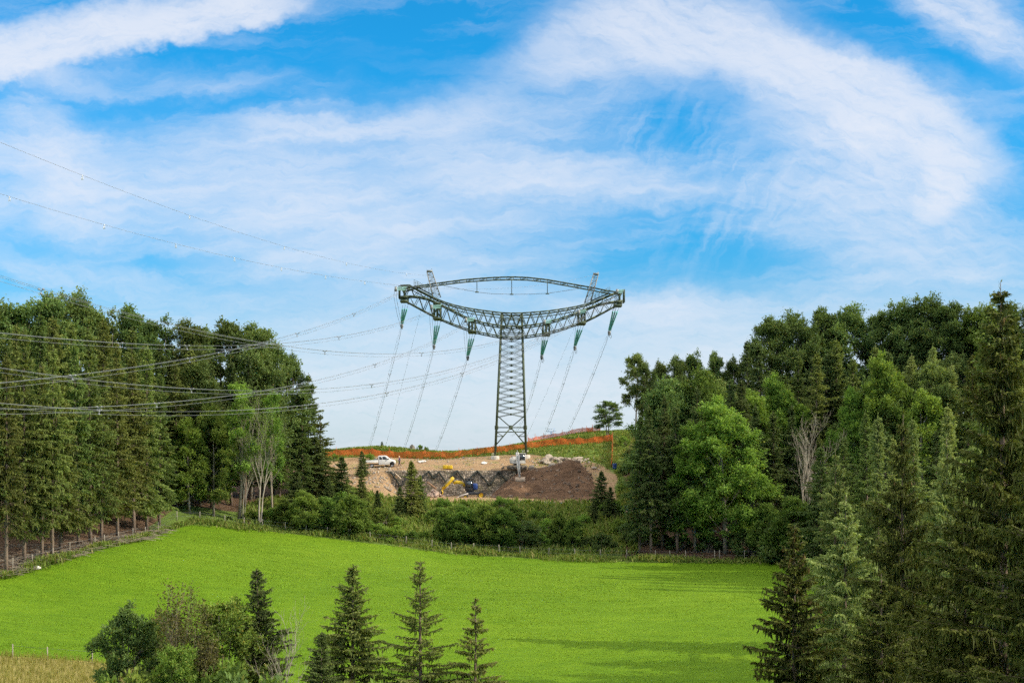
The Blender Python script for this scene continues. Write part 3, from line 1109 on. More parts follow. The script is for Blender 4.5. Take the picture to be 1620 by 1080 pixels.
def build_pylon():
    base = Q(808, 720)
    root = thing('transmission_pylon', 'tall dark green lattice pylon with bow-shaped crossarm on the hilltop', 'pylon', tuple(base))

    def part(mb, name, mat, **k):
        for v in mb.v:
            v -= base
        return mb.build(name, mat, root, **k)

    # tower body ------------------------------------------------------
    LB, LT = (783.5, 718.5), (794.0, 497)
    RB, RT = (832.0, 713.5), (825.5, 497)

    def leg(side, py, dy):
        (bx, by), (tx, ty) = (LB, LT) if side < 0 else (RB, RT)
        t = (by - py) / (by - ty)
        hw = 2.75 + (1.6 - 2.75) * np.clip(t, 0, 1)
        return Q(bx + (tx - bx) * t, py, dy * hw)
    body = MB()
    for s_ in (-1, 1):
        for dy in (-1, 1):
            y0 = 724 if s_ < 0 else 719
            body.bar(leg(s_, y0, dy), leg(s_, 496, dy), 0.36 if dy < 0 else 0.32)
    rows = [716, 690, 682, 660]
    rows = [660 - i * (660 - 534) / 13 for i in range(14)]
    faces = [((-1, -1), (1, -1)), ((-1, 1), (1, 1)), ((-1, -1), (-1, 1)), ((1, -1), (1, 1))]
    for (a, ad), (b, bd) in faces:
        # lower bay: big cross and ties
        n0 = (leg(a, 660, ad) + leg(b, 660, bd)) / 2
        n1 = (leg(a, 676, ad) + leg(b, 676, bd)) / 2
        for q, dd in ((a, ad), (b, bd)):
            body.bar(leg(q, 657, dd), n1, 0.13)
            body.bar(n1, leg(q, 704, dd), 0.16)
            body.bar((n1 * 0.5 + leg(q, 704, dd) * 0.5), leg(q, 690, dd), 0.10)
            body.bar((n1 * 0.5 + leg(q, 704, dd) * 0.5), leg(q, 683, dd), 0.10)
        for py in (683, 676):
            body.bar(leg(a, py, ad), leg(b, py, bd), 0.11)
        body.box(n1, (0.7, 0.12, 0.7))
        # double lattice
        side = a == b
        for i in range(len(rows) - 1):
            if side and i % 2:
                continue
            body.bar(leg(a, rows[i], ad), leg(b, rows[i + 1], bd), 0.105)
            body.bar(leg(b, rows[i], bd), leg(a, rows[i + 1], ad), 0.105)
            c = (leg(a, rows[i], ad) + leg(b, rows[i], bd) + leg(a, rows[i + 1], ad) + leg(b, rows[i + 1], bd)) / 4
            body.box(c, (0.26, 0.10, 0.26))
        for py in (534, 528, 518, 505, 497):
            body.bar(leg(a, py, ad), leg(b, py, bd), 0.17)
        for k in range(3):
            body.bar(leg(a, 528 - k * 10, ad), leg(b, 518 - k * 10, bd), 0.10)
            body.bar(leg(b, 528 - k * 10, bd), leg(a, 518 - k * 10, ad), 0.10)
    part(body, 'tower_body', M['steel'])
    # crossarm ---------------------------------------------------------
    arm = MB()
    xs = np.concatenate([np.linspace(634, 794, 12), np.linspace(825, 985, 12)])
    xs = np.sort(np.append(xs, 809))

    def cp(c, x, f, off=0.0):
        return Q(x, yat(c, x) + off, f * dep(x))
    for i in range(len(xs) - 1):
        a, b = xs[i], xs[i + 1]
        mid = (a + b) / 2
        for f in (-1, 1):
            arm.bar(cp(TOPC, a, f), cp(TOPC, b, f), 0.27)
            arm.bar(cp(MIDC, a, f), cp(MIDC, b, f), 0.32 if f < 0 else 0.24)
            arm.bar(cp(BOTC, a, f), cp(BOTC, b, f), 0.25)
            arm.bar(cp(TOPC, a, f), cp(MIDC, mid, f), 0.12)
            arm.bar(cp(MIDC, mid, f), cp(TOPC, b, f), 0.12)
            arm.bar(cp(MIDC, a, f), cp(BOTC, mid, f), 0.12)
            arm.bar(cp(BOTC, mid, f), cp(MIDC, b, f), 0.12)
        # walkway rail just under the top chord and cross ties
        arm.bar(cp(TOPC, a, 0.9, 4.5), cp(TOPC, b, 0.9, 4.5), 0.17)
        for c in (TOPC, MIDC, BOTC):
            arm.bar(cp(c, a, -1), cp(c, a, 1), 0.13)
            arm.bar(cp(c, a, -1), cp(c, b, 1), 0.09)
    for x in (632, 640, 980, 987):
        for f in (-1, 1):
            arm.bar(cp(TOPC, x, f), cp(BOTC, x, f), 0.24)
        arm.bar(cp(TOPC, x, -1), cp(BOTC, x, 1), 0.12)
    # hanger frames where the lines are anchored
    for (hx, hy), _, (fx, fy) in HANG:
        for dx in (-5, 0, 5):
            for f in (-1, 1):
                arm.bar(cp(MIDC, hx + dx, f), cp(BOTC, hx + dx, f, 2), 0.22)
        arm.box(Q(hx, yat(BOTC, hx) + 1.5, 0), (1.5, dep(hx) * 2 + 0.6, 0.30))
        arm.box(Q(hx, yat(MIDC, hx) + 1.0, 0), (1.3, dep(hx) * 2 + 0.5, 0.24))
        arm.bar(cp(MIDC, hx - 6, -1), cp(BOTC, hx + 6, -1), 0.14)
        arm.bar(cp(MIDC, hx + 6, -1), cp(BOTC, hx - 6, -1), 0.14)
    part(arm, 'crossarm', M['steel'])
    # slender arch over the crossarm -----------------------------------
    ar = MB()
    ax = np.linspace(642, 983, 33)
    for i in range(len(ax) - 1):
        a, b = ax[i], ax[i + 1]
        for f in (-0.45, 0.45):
            ar.bar(Q(a, yat(ARCH_T, a), f), Q(b, yat(ARCH_T, b), f), 0.17)
            ar.bar(Q(a, yat(ARCH_B, a), f), Q(b, yat(ARCH_B, b), f), 0.15)
            ar.bar(Q(a, yat(ARCH_B, a), f), Q(b, yat(ARCH_T, b), f) if i % 2 else Q(b, yat(ARCH_B, b), f), 0.08)
            ar.bar(Q(a, yat(ARCH_T, a), f), Q(a, yat(ARCH_B, a), f), 0.08)
        ar.bar(Q(a, yat(ARCH_T, a), -.45), Q(b, yat(ARCH_T, b), .45), 0.07)
    part(ar, 'upper_arch', M['steel'])
    # earth wire peaks ---------------------------------------------------
    for (bl, br, tr_, tl) in PEAKS:
        pk = MB()
        cs = []
        for f in (-1, 1):
            for (b, t) in ((bl, tl), (br, tr_)):
                pk.bar(Q(*b, f * 0.8), Q(*t, f * 0.45), 0.15)
        n = 9
        for i in range(n):
            for f in (-1, 1):
                def q(s, t):
                    b, tt = (bl, tl) if s == 0 else (br, tr_)
                    return Q(b[0] + (tt[0] - b[0]) * t, b[1] + (tt[1] - b[1]) * t, f * (0.8 - 0.35 * t))
                pk.bar(q(i % 2, i / n), q(1 - i % 2, (i + 1) / n), 0.07)
                pk.bar(q(0, i / n), q(1, i / n), 0.06)
        tx, ty = (tl[0] + tr_[0]) / 2, (tl[1] + tr_[1]) / 2
        for f in (-1, 1):
            pk.bar(Q(tl[0], tl[1], f * .45), Q(tr_[0], tr_[1], f * .45), 0.2)
        pk.bar(Q(tr_[0], tr_[1]), Q(tr_[0] - 0.5, tr_[1] - 5), 0.07)
        pk.bar(Q(tl[0], tl[1]), Q(tl[0] + 0.3, tl[1] - 3), 0.06)
        pk.box(Q(tx, ty - 0.5), (1.0, 1.1, 0.30))
        part(pk, 'earth_wire_peak', M['steel_grey'])
    # platforms with rails -----------------------------------------------
    for x0, x1, sgn in ((656, 684, 1), (936, 964, -1)):
        pf = MB()
        ya, yb = yat(TOPC, x0) - 4, yat(TOPC, x1) - 4
        for f in (-1.6, 1.6):
            for k in range(6):
                x = x0 + (x1 - x0) * k / 5
                y = ya + (yb - ya) * k / 5
                pf.bar(Q(x, y, f), Q(x, y - 8, f), 0.06)
            for h in (4, 8):
                pf.bar(Q(x0, ya - h, f), Q(x1, yb - h, f), 0.05)
        pf.add([Q(x0, ya, -1.6), Q(x1, yb, -1.6), Q(x1, yb, 1.6), Q(x0, ya, 1.6)], [(0, 1, 2, 3)])
        part(pf, 'maintenance_platform', M['steel'])
    # hangers and jumper wire under the arch -----------------------------
    for x, y in ((754.5, 462), (809.5, 465.5), (866, 464.5)):
        h = MB()
        h.bar(Q(x, yat(ARCH_B, x)), Q(x, y), 0.11)
        h.bar(Q(x - 2.8, y), Q(x + 2.8, y), 0.24)
        part(h, 'hanger_rod', M['steel'])
    jw = MB()
    jp = [(702, 452), (728, 457), (754.5, 462), (780, 464.8), (809.5, 465.5), (838, 465.3), (866, 464), (890, 460.5), (918, 456)]
    jw.tube([Q(*p) for p in jp], 0.05, 4)
    part(jw, 'jumper_wire', M['wire'])
    # feet ----------------------------------------------------------------
    for s_ in (-1, 1):
        for dy in (-1, 1):
            p = leg(s_, 719 if s_ < 0 else 714, dy)
            ft = MB()
            zg = gz(p[0], p[1])
            zt = max(zg + 0.15, min(p[2], zg + 0.45))
            ft.lathe([(0.0, zt + 0.12), (0.62, zt + 0.12), (0.78, zt), (0.80, zt - 0.45), (0.80, zg - 1.0)], 16, (p[0], p[1], 0))
            part(ft, 'concrete_footing', M['concrete'])
    return root


def insulators():
    grp = 'insulator sets hanging from the crossarm'
    for i, ((hx, hy), (bx, by), (fx, fy)) in enumerate(HANG):
        side = 'left' if i < 3 else 'right'
        pos = ('outermost', 'middle', 'innermost')[i if i < 3 else 5 - i]
        org = Q(hx, hy, 2)
        root = thing('insulator_set', f'{pos} set of three green insulator rods under the {side} crossarm', 'insulator', tuple(org), group=grp)
        end = Q(bx, by, 5.5)
        for k in (-1, 0, 1):
            top = Q(hx + 4.2 * k, hy + 0.5 * abs(k), 2.0)
            d = end + np.array([0.14 * k, 0, 0.25]) - top
            mb = MB()
            L = np.linalg.norm(d)
            # sheds along the rod
            n = 26
            s = np.linspace(0.22, 0.96, n)
            rr = np.where(np.arange(n) % 2 == 0, 0.165, 0.11)
            mb.tube([top + d * q - org for q in s], rr, 8)
            o = mb.build('insulator_rod', M['glass_green'], root)
            for l0, l1 in ((top - org, top + d * 0.24 - org), (top + d * 0.95 - org, end - org + [0, 0, -0.1])):
                mb = MB()
                mb.tube([l0, l1], 0.035, 4)
                mb.build('link', M['steel_grey'], root)
        mb = MB()
        mb.box(end - org, (0.55, 0.2, 0.5))
        mb.box(end - org + [0, 0.3, -0.35], (0.3, 0.25, 0.4))
        if i >= 3:
            a = end - org
            mb.tube([a + [0.25, 0, -0.1], a + [0.42, 0, -0.8], a + [0.2, 0, -1.2], a + [0.05, 0, -0.7]], 0.05, 5)
        mb.build('yoke_plate', M['steel_grey'], root)
        # strings towards the viewer at the top of the crossarm
        a = Q(fx + 13, fy - 6, -1.6)
        b = Q(fx, fy, -7.0)
        mb = MB()
        for k in (-1, 0, 1):
            s = np.linspace(0.05, 0.92, 18)
            off = np.array([0.10, 0, 0.26]) * k
            mb.tube([a + off + (b - a) * q - org for q in s], np.where(np.arange(18) % 2 == 0, 0.10, 0.06), 7)
        mb.build('tension_string', M['glass_pale'], root)
        mb = MB()
        mb.bar(a - org, a - org + (Q(fx + 16, fy - 5, 0) - a), 0.1)
        mb.build('link', M['steel_grey'], root)
        mb = MB()
        mb.box(b - org, (0.4, 0.3, 0.9))
        mb.build('tension_clamp', M['steel_grey'], root)
        # jumper loop round the crossarm
        mb = MB()
        for dx in (-0.22, 0.22):
            p = [b + [dx, 0, 0], b + [dx - 0.2, 1.0, -1.4], b * 0.5 + end * 0.5 + [dx - 0.15, 0.2, -1.0], end + [dx, -0.4, -0.2], end + [dx * .6, 0.2, -0.6]]
            mb.tube([np.array(q) - org for q in p], 0.032, 4)
        mb.build('jumper_loop', M['wire'], root)


def fit_line(A, B, pts):
    """plan line A(px,D) to B(px,D); image points give heights; returns f(s)->xyz with a quadratic in s fixed at s=0"""
    a, b = np.array(pd(*A)), np.array(pd(*B))
    S, Zz = [], []
    for px, py in pts:
        k = (px - CX) / FPX
        # a.x + s dx = k (a.y + s dy)
        d = b - a
        s = (k * a[1] - a[0]) / (d[0] - k * d[1])
        D = a[1] + s * d[1]
        S.append(s)
        Zz.append(CZ + (HY - py) / FPX * D)
    S, Zz = np.array(S), np.array(Zz)
    z0 = Zz[0] - 0
    s0 = S[0]
    X = np.stack([S - s0, (S - s0) ** 2], 1)
    c, *_ = np.linalg.lstsq(X, Zz - z0, rcond=None)
    return lambda s: np.column_stack([a[0] + np.asarray(s) * (b[0] - a[0]), a[1] + np.asarray(s) * (b[1] - a[1]), z0 + (np.asarray(s) - s0) * c[0] + (np.asarray(s) - s0) ** 2 * c[1]]), s0


FRONT = (
    ('outer left', (631, 258), [(631, 464), (540, 505), (445, 537), (287, 571), (115, 598), (0, 608)], (0, 106), (115, 300, 470, 560)),
    ('middle left', (686, 258), [(686, 492), (662, 501), (536, 533), (455, 544), (296, 551), (190, 548), (0, 527)], (0, 109), (190, 296, 536)),
    ('inner left', (739, 258), [(739, 513), (726, 524), (593, 579), (504, 602), (398, 620), (248, 643), (157, 648), (0, 649)], (0, 112), (157, 248, 593)),
    ('inner right', (860, 258), [(860, 517), (790, 544), (667, 562), (514, 558), (470, 552), (330, 523), (240, 503), (60, 462), (0, 446)], (0, 115), (65, 514, 667)),
    ('middle right', (913, 258), [(913, 502), (790, 563), (731, 583), (588, 609), (494, 616), (303, 617), (115, 600), (0, 587)], (0, 118), (303, 588, 850)),
    ('outer right', (972, 258), [(972, 470), (790, 566), (731, 588), (612, 625), (499, 645), (400, 655), (300, 657), (157, 648), (0, 636)], (0, 121), (157, 612, 731)),
)
BACK = (('outer left', (632, 511), (585, 705)), ('middle left', (684, 544), (641, 705)), ('inner left', (738.5, 562), (689, 714)),
        ('inner right', (858, 561), (829, 660)), ('middle right', (911.5, 546), (861, 688)), ('outer right', (967, 522), (897, 686)))


def wires():
    for k, (nm, A, pts, B, spc) in enumerate(FRONT):
        f, s0 = fit_line(A, B, pts)
        s = np.linspace(s0, 1.22, 40)
        c = f(s)
        d = c[-1] - c[0]
        d /= np.linalg.norm(d)
        side = np.array([d[1], -d[0], 0])
        side /= np.linalg.norm(side)
        root = thing('power_line', f'{nm} bundle of overhead wires running from the crossarm toward the left foreground', 'power line', tuple(c[0]),
                     group='conductor bundles coming towards the viewer')
        up = np.array([0, 0, 1.0])
        offs = (side * 0.22 + up * 0.17, -side * 0.22 + up * 0.17, -up * 0.22)
        for o_ in offs:
            mb = MB()
            # pull the strands together at the clamp
            t = smooth(0, 0.03, (s - s0))[:, None]
            mb.tube(c + o_ * (0.3 + 0.7 * t) - c[0], np.linspace(0.019, 0.0125, len(c)), 5)
            mb.build('wire', M['wire'], root)
        for px in spc:
            ss = np.linspace(s0, 1.0, 4000)
            q = f(ss)
            pxs = CX + q[:, 0] / q[:, 1] * FPX
            j = int(np.argmin(np.abs(pxs - px)))
            p = q[j] - c[0]
            mb = MB()
            for o_ in offs:
                mb.bar(p, p + o_, 0.06)
                mb.box(p + o_, (0.12, 0.30, 0.12))
            mb.build('spacer', M['spacer'], root)
    for nm, a, b in BACK:
        A3 = Q(a[0], a[1], 5.6)
        B3 = np.array(P(b[0], b[1], 335.0))
        s = np.linspace(0, 2.1, 30)[:, None]
        sag = 3.2
        c = A3 + (B3 - A3) * s + np.array([0, 0, 1.0]) * (-sag * 4 * s * (1 - s) * 0.25)
        d = (B3 - A3) / np.linalg.norm(B3 - A3)
        side = np.array([1.0, 0, 0])
        root = thing('power_line', f'{nm} bundle of overhead wires dropping steeply from the crossarm behind the ridge', 'power line', tuple(A3),
                     group='conductor bundles dropping behind the ridge')
        up = np.array([0, 0, 1.0])
        for o_ in (side * 0.22 + up * 0.15, -side * 0.22 + up * 0.15, -up * 0.2):
            mb = MB()
            mb.tube(c + o_ * (0.3 + 0.7 * smooth(0, 0.05, s)) - A3, 0.018, 5)
            mb.build('wire', M['wire'], root)
        for t in (0.33, 0.8):
            p = A3 + (B3 - A3) * t + up * (-sag * t * (1 - t)) - A3
            mb = MB()
            for o_ in (side * 0.22 + up * 0.15, -side * 0.22 + up * 0.15, -up * 0.2):
                mb.bar(p, p + o_, 0.06)
                mb.box(p + o_, (0.12, 0.25, 0.12))
            mb.build('spacer', M['spacer'], root)
    for nm, A, pts, B, mk in (('left', (679, 265), [(679, 436), (643, 432), (548, 415), (450, 390), (300, 342), (130, 280), (0, 222)], (0, 104), (130, 300, 450, 548, 643)),
                              ('right', (943, 265), [(943, 434), (650, 438), (577, 441), (515, 440), (445, 433), (371, 418), (278, 395), (165, 357), (0, 289)], (0, 116), (15, 165, 278, 371, 445, 515, 577))):
        f, s0 = fit_line(A, B, pts)
        s = np.linspace(s0, 1.2, 40)
        c = f(s)
        root = thing('earth_wire', f'thin earth wire with hanging white markers from the {nm} peak of the pylon', 'earth wire', tuple(c[0]), group='thin earth wires in the sky')
        mb = MB()
        mb.tube(c - c[0], 0.014, 5)
        mb.build('wire', M['wire_light'], root)
        for px in mk:
            ss = np.linspace(s0, 1.1, 4000)
            q = f(ss)
            pxs = CX + q[:, 0] / q[:, 1] * FPX
            p = q[int(np.argmin(np.abs(pxs - px)))] - c[0]
            mb = MB()
            mb.tube([p + [0, 0, 0.03], p + [0, 0, -0.14]], 0.03, 4)
            for dx in (-0.05, 0.05):
                mb.box(p + [dx, 0, -0.26], (0.045, 0.03, 0.26))
            mb.build('bird_marker', M['marker'], root)
    for nm, a, b in (('left', (679, 436), (612, 698)), ('right', (943, 434), (838, 680))):
        A3, B3 = Q(a[0], a[1], 0.5), np.array(P(b[0], b[1], 335.0))
        s = np.linspace(0, 2.0, 24)[:, None]
        c = A3 + (B3 - A3) * s + np.array([0, 0, 1.0]) * (-2.0 * s * (1 - s))
        mb = MB()
        mb.tube(c - A3, 0.017, 5)
        o = mb.build('earth_wire', M['wire_light'])
        o.location = tuple(A3)
        tag(o, f'bare thin earth wire falling from the {nm} peak down behind the ridge', 'earth wire', 'earth wires falling behind the ridge')


def far_pylon():
    D = 1800.0
    s = D / FPX
    ox, oz = P(872, 690, D)[0], P(872, 690, D)[2]
    base = np.array([ox, D, -25.0])
    root = thing('distant_pylon', 'tiny pale blue lattice pylon far behind the ridge', 'pylon', tuple(base))

    def q(px, py):
        return np.array([(px - 872) * s, 0, CZ + (HY - py) * s + 25.0])
    mb = MB()
    for sx in (-1, 1):
        mb.bar(q(872 + sx * 2.2, 730), q(872 + sx * 0.7, 682), 0.5)
    for i in range(12):
        a = 2.2 - i * 0.125
        y0, y1 = 730 - i * 4, 726 - i * 4
        mb.bar(q(872 - a, y0), q(872 + a - .12, y1), 0.3)
        mb.bar(q(872 + a, y0), q(872 - a + .12, y1), 0.3)
    mb.build('tower_body', M['haze_steel'], root)
    mb = MB()
    for x0, y0, x1, y1 in ((864, 682, 880, 681), (864, 682, 872, 684), (880, 681, 872, 684), (866, 679, 878, 677), (869, 682, 866, 678.5), (875, 682, 878, 677)):
        mb.bar(q(x0, y0), q(x1, y1), 0.5)
    mb.build('crossarm', M['haze_steel'], root)
# ---------------------------------------------------------------- work site on the hill
def heap():
    xs = np.arange(-7.5, 19.5, 0.35)
    ys = np.arange(229, 254.5, 0.35)
    X, Y = np.meshgrid(xs, ys)
    px = X / Y * FPX + CX
    front = -2.45 + (Y - 248.5) * (5.8 / 15.5)
    left = -2.5 + (px - 822) * (5.6 / 56)
    right = -2.4 - (px - 922) * (5.2 / 36)
    top = -2.35 + 0.012 * (px - 820) * (px > 820)
    hump = 1.1 * np.exp(-((px - 908) / 24) ** 2 - ((Y - 249.8) / 2.6) ** 2)
    k = 1.6
    Z = -np.log(np.exp(-k * front) + np.exp(-k * left) + np.exp(-k * right) + np.exp(-k * top)) / k + hump
    Z = Z + 0.42 * vn2(X, Y, 3.1, 11) + 0.15 * vn2(X, Y, 1.2, 12) + 0.08 * vn2(X, Y, 0.55, 13)
    G = terrain_z(X, Y) - CZ
    Z = np.maximum(Z, G - 0.8)
    keep = Z > G - 0.5
    ny, nx = X.shape
    idx = np.arange(ny * nx).reshape(ny, nx)
    F_ = np.stack([idx[:-1, :-1], idx[:-1, 1:], idx[1:, 1:], idx[1:, :-1]], -1).reshape(-1, 4)
    kf = keep.ravel()[F_].any(1)
    F_ = F_[kf]
    used, inv = np.unique(F_.ravel(), return_inverse=True)
    V3 = np.stack([X, Y, Z + CZ], -1).reshape(-1, 3)[used]
    mb = MB()
    mb.add(V3, inv.reshape(-1, 4))
    o = mb.build('earth_heap', M['soil'], smooth=True)
    tag(o, 'large dark brown heap of excavated earth below the pylon', 'earth heap')
    o['kind'] = 'structure'
    return X, Y, Z + CZ


def wall():
    """slope of stone-filled mesh with dark zigzag seams"""
    root = thing('retaining_wall', 'grey stone-filled mesh retaining wall with dark zigzag seams behind the yellow digger', 'wall', P(720, 785, 249))
    org = np.array(root.location)
    x0, x1 = 610, 824
    nx, nz = 110, 22
    v = []
    for j in range(nz):
        t = j / (nz - 1)
        for i in range(nx):
            px = x0 + (x1 - x0) * i / (nx - 1)
            py = 788 - (788 - 743.5) * t
            D = 248.6 + 2.6 * t
            x, y, z = P(px, py, D)
            n = 0.13 * vn2(np.array(px * .1), np.array(z), 0.7, 3) + 0.10 * vn2(np.array(x), np.array(z), 0.33, 4)
            v.append((x, y - float(n), z))
    top = []
    for i in range(nx):
        px = x0 + (x1 - x0) * i / (nx - 1)
        x, y, z = P(px, 742.8, 253.5)
        v.append((x, y, min(z, gz(x, y)) - 0.1))
    f = [(j * nx + i, j * nx + i + 1, (j + 1) * nx + i + 1, (j + 1) * nx + i) for j in range(nz) for i in range(nx - 1)]
    mb = MB()
    mb.add(np.array(v) - org, f)
    mb.build('stone_face', M['gabion'], root, smooth=False)
    mb = MB()
    zig = [(668, 768), (678, 745), (686, 757), (694, 746), (707, 765), (723, 744), (737, 764), (755, 744.5), (775, 768), (789, 745), (803, 762)]
    zig = [(618, 746), (634, 770), (648, 747), (660, 765)] + zig[1:]

    def wp(px, py):
        t = (788 - py) / (788 - 743.5)
        return np.array(P(px, py, 248.3 + 2.6 * t)) - org
    for (a, b), (c, d) in zip(zig[:-1], zig[1:]):
        m = 7
        pts = []
        for k in range(m):
            t = k / (m - 1)
            pts.append(wp(a + (c - a) * t, b + (d - b) * t) + [0, -0.05, 0.05 * math.sin(k * 2.1)])
        mb.tube(pts, 0.17, 5)
    mb.build('seam', M['dark_net'], root)
    mb = MB()
    for i in range(34):
        px = 618 + i * 6
        mb.tube([wp(px, 744) + [0, -.12, 0.0], wp(px + 1, 766) + [0, -.16, 0], wp(px, 787) + [0, -.12, 0]], 0.010, 3)
    for py in range(748, 788, 4):
        mb.tube([wp(x, py) + [0, -.15, 0] for x in range(612, 824, 10)], 0.010, 3)
    mb.build('wire_mesh', M['dark_net'], root)


def net_fence():
    def strip(name, label, pts, h, npost, group='orange safety nets on the ridge', cat='safety net'):
        pts3 = []
        for px, D in pts:
            x, y = pd(px, D)
            pts3.append((x, y))
        pts3 = np.array(pts3)
        s = np.concatenate([[0], np.cumsum(np.linalg.norm(np.diff(pts3, axis=0), axis=1))])
        L = s[-1]
        n = int(L / 0.35)
        ss = np.linspace(0, L, n)
        x = np.interp(ss, s, pts3[:, 0])
        y = np.interp(ss, s, pts3[:, 1])
        z = terrain_z(x, y)
        pp = ss / L * npost
        sag = np.abs(np.sin(pp * PI)) ** 0.6
        rng = np.random.default_rng(len(label))
        org = np.array([x[n // 2], y[n // 2], z[n // 2]])
        root = thing(name, label, cat, tuple(org), group=group)
        rows = 5
        v = []
        for j in range(rows):
            t = j / (rows - 1)
            hh = h * (1 - 0.30 * sag * (0.6 + 0.4 * np.sin(pp * 1.7 + 1))) * t
            wv = 0.10 * np.sin(ss * 2.1 + j * 0.8) + 0.08 * np.sin(ss * 5.3 + j) + 0.2 * sag * (1 - t)
            v.append(np.stack([x, y + wv * (0.3 + t), z + hh + 0.02 + 0.05 * vn2(ss, ss * 0 + j, 0.9, 3)], 1))
        v = np.concatenate(v)
        f = [(j * n + i, j * n + i + 1, (j + 1) * n + i + 1, (j + 1) * n + i) for j in range(rows - 1) for i in range(n - 1)]
        mb = MB()
        mb.add(v - org, f)
        mb.build('net', M['net'], root)
        for k in range(npost + 1):
            i = min(n - 1, int(k / npost * (n - 1)))
            mb = MB()
            a = np.array([x[i], y[i] + 0.06, z[i] - 0.3]) - org
            mb.bar(a, a + [rng.normal() * .05, 0, h + 0.5 + rng.random() * .25], 0.06)
            mb.build('post', M['net_post'], root)
    strip('safety_net', 'long orange safety net running along the ridge behind the truck and pylon', [(505, 264), (560, 265.5), (640, 267), (720, 267.5), (780, 269.5), (840, 271), (880, 272), (930, 273), (969, 274)], 1.45, 17)
    strip('safety_net', 'narrow orange net hanging down the slope beside the lone tree', [(969.5, 273.8), (969, 266), (968, 259), (967, 255)], 1.5, 4)
    strip('safety_net', 'faint orange net on the skyline right of the pylon', [(835, 284.5), (860, 287), (890, 289), (925, 290.5), (938, 290.5)], 1.25, 7)
    strip('safety_net', 'rolled bunch of orange net under the lone tree on the skyline', [(928, 288.5), (944, 288.5), (950, 288.2)], 1.2, 2)


def rock(name, label, cat, px, D, size, seed, group, mat='limestone', flat=0.7, sink=0.25, zoff=0.0):
    rng = np.random.default_rng(seed)
    bm = bmesh.new()
    bmesh.ops.create_icosphere(bm, subdivisions=3, radius=1.0)
    dirs = rng.normal(size=(11, 3))
    dirs /= np.linalg.norm(dirs, axis=1)[:, None]
    offs = 0.55 + 0.4 * rng.random(11)
    for v in bm.verts:
        p = np.array(v.co)
        for d, o in zip(dirs, offs):
            e = p @ d - o
            if e > 0:
                p = p - d * e * 0.92
        p += 0.05 * rng.normal(size=3)
        v.co = Vector(p)
    me = bpy.data.meshes.new(name)
    bm.to_mesh(me)
    bm.free()
    me.materials.append(M[mat])
    o = bpy.data.objects.new(name, me)
    COL.objects.link(o)
    x, y, z = ground(px, D)
    o.location = (x, y, z + size * flat * (0.5 - sink) + zoff)
    o.scale = (size * .5 * (0.9 + .5 * rng.random()), size * .5, size * .5 * flat)
    o.rotation_euler = (rng.normal() * .2, rng.normal() * .2, rng.random() * 6)
    return tag(o, label, cat, group)


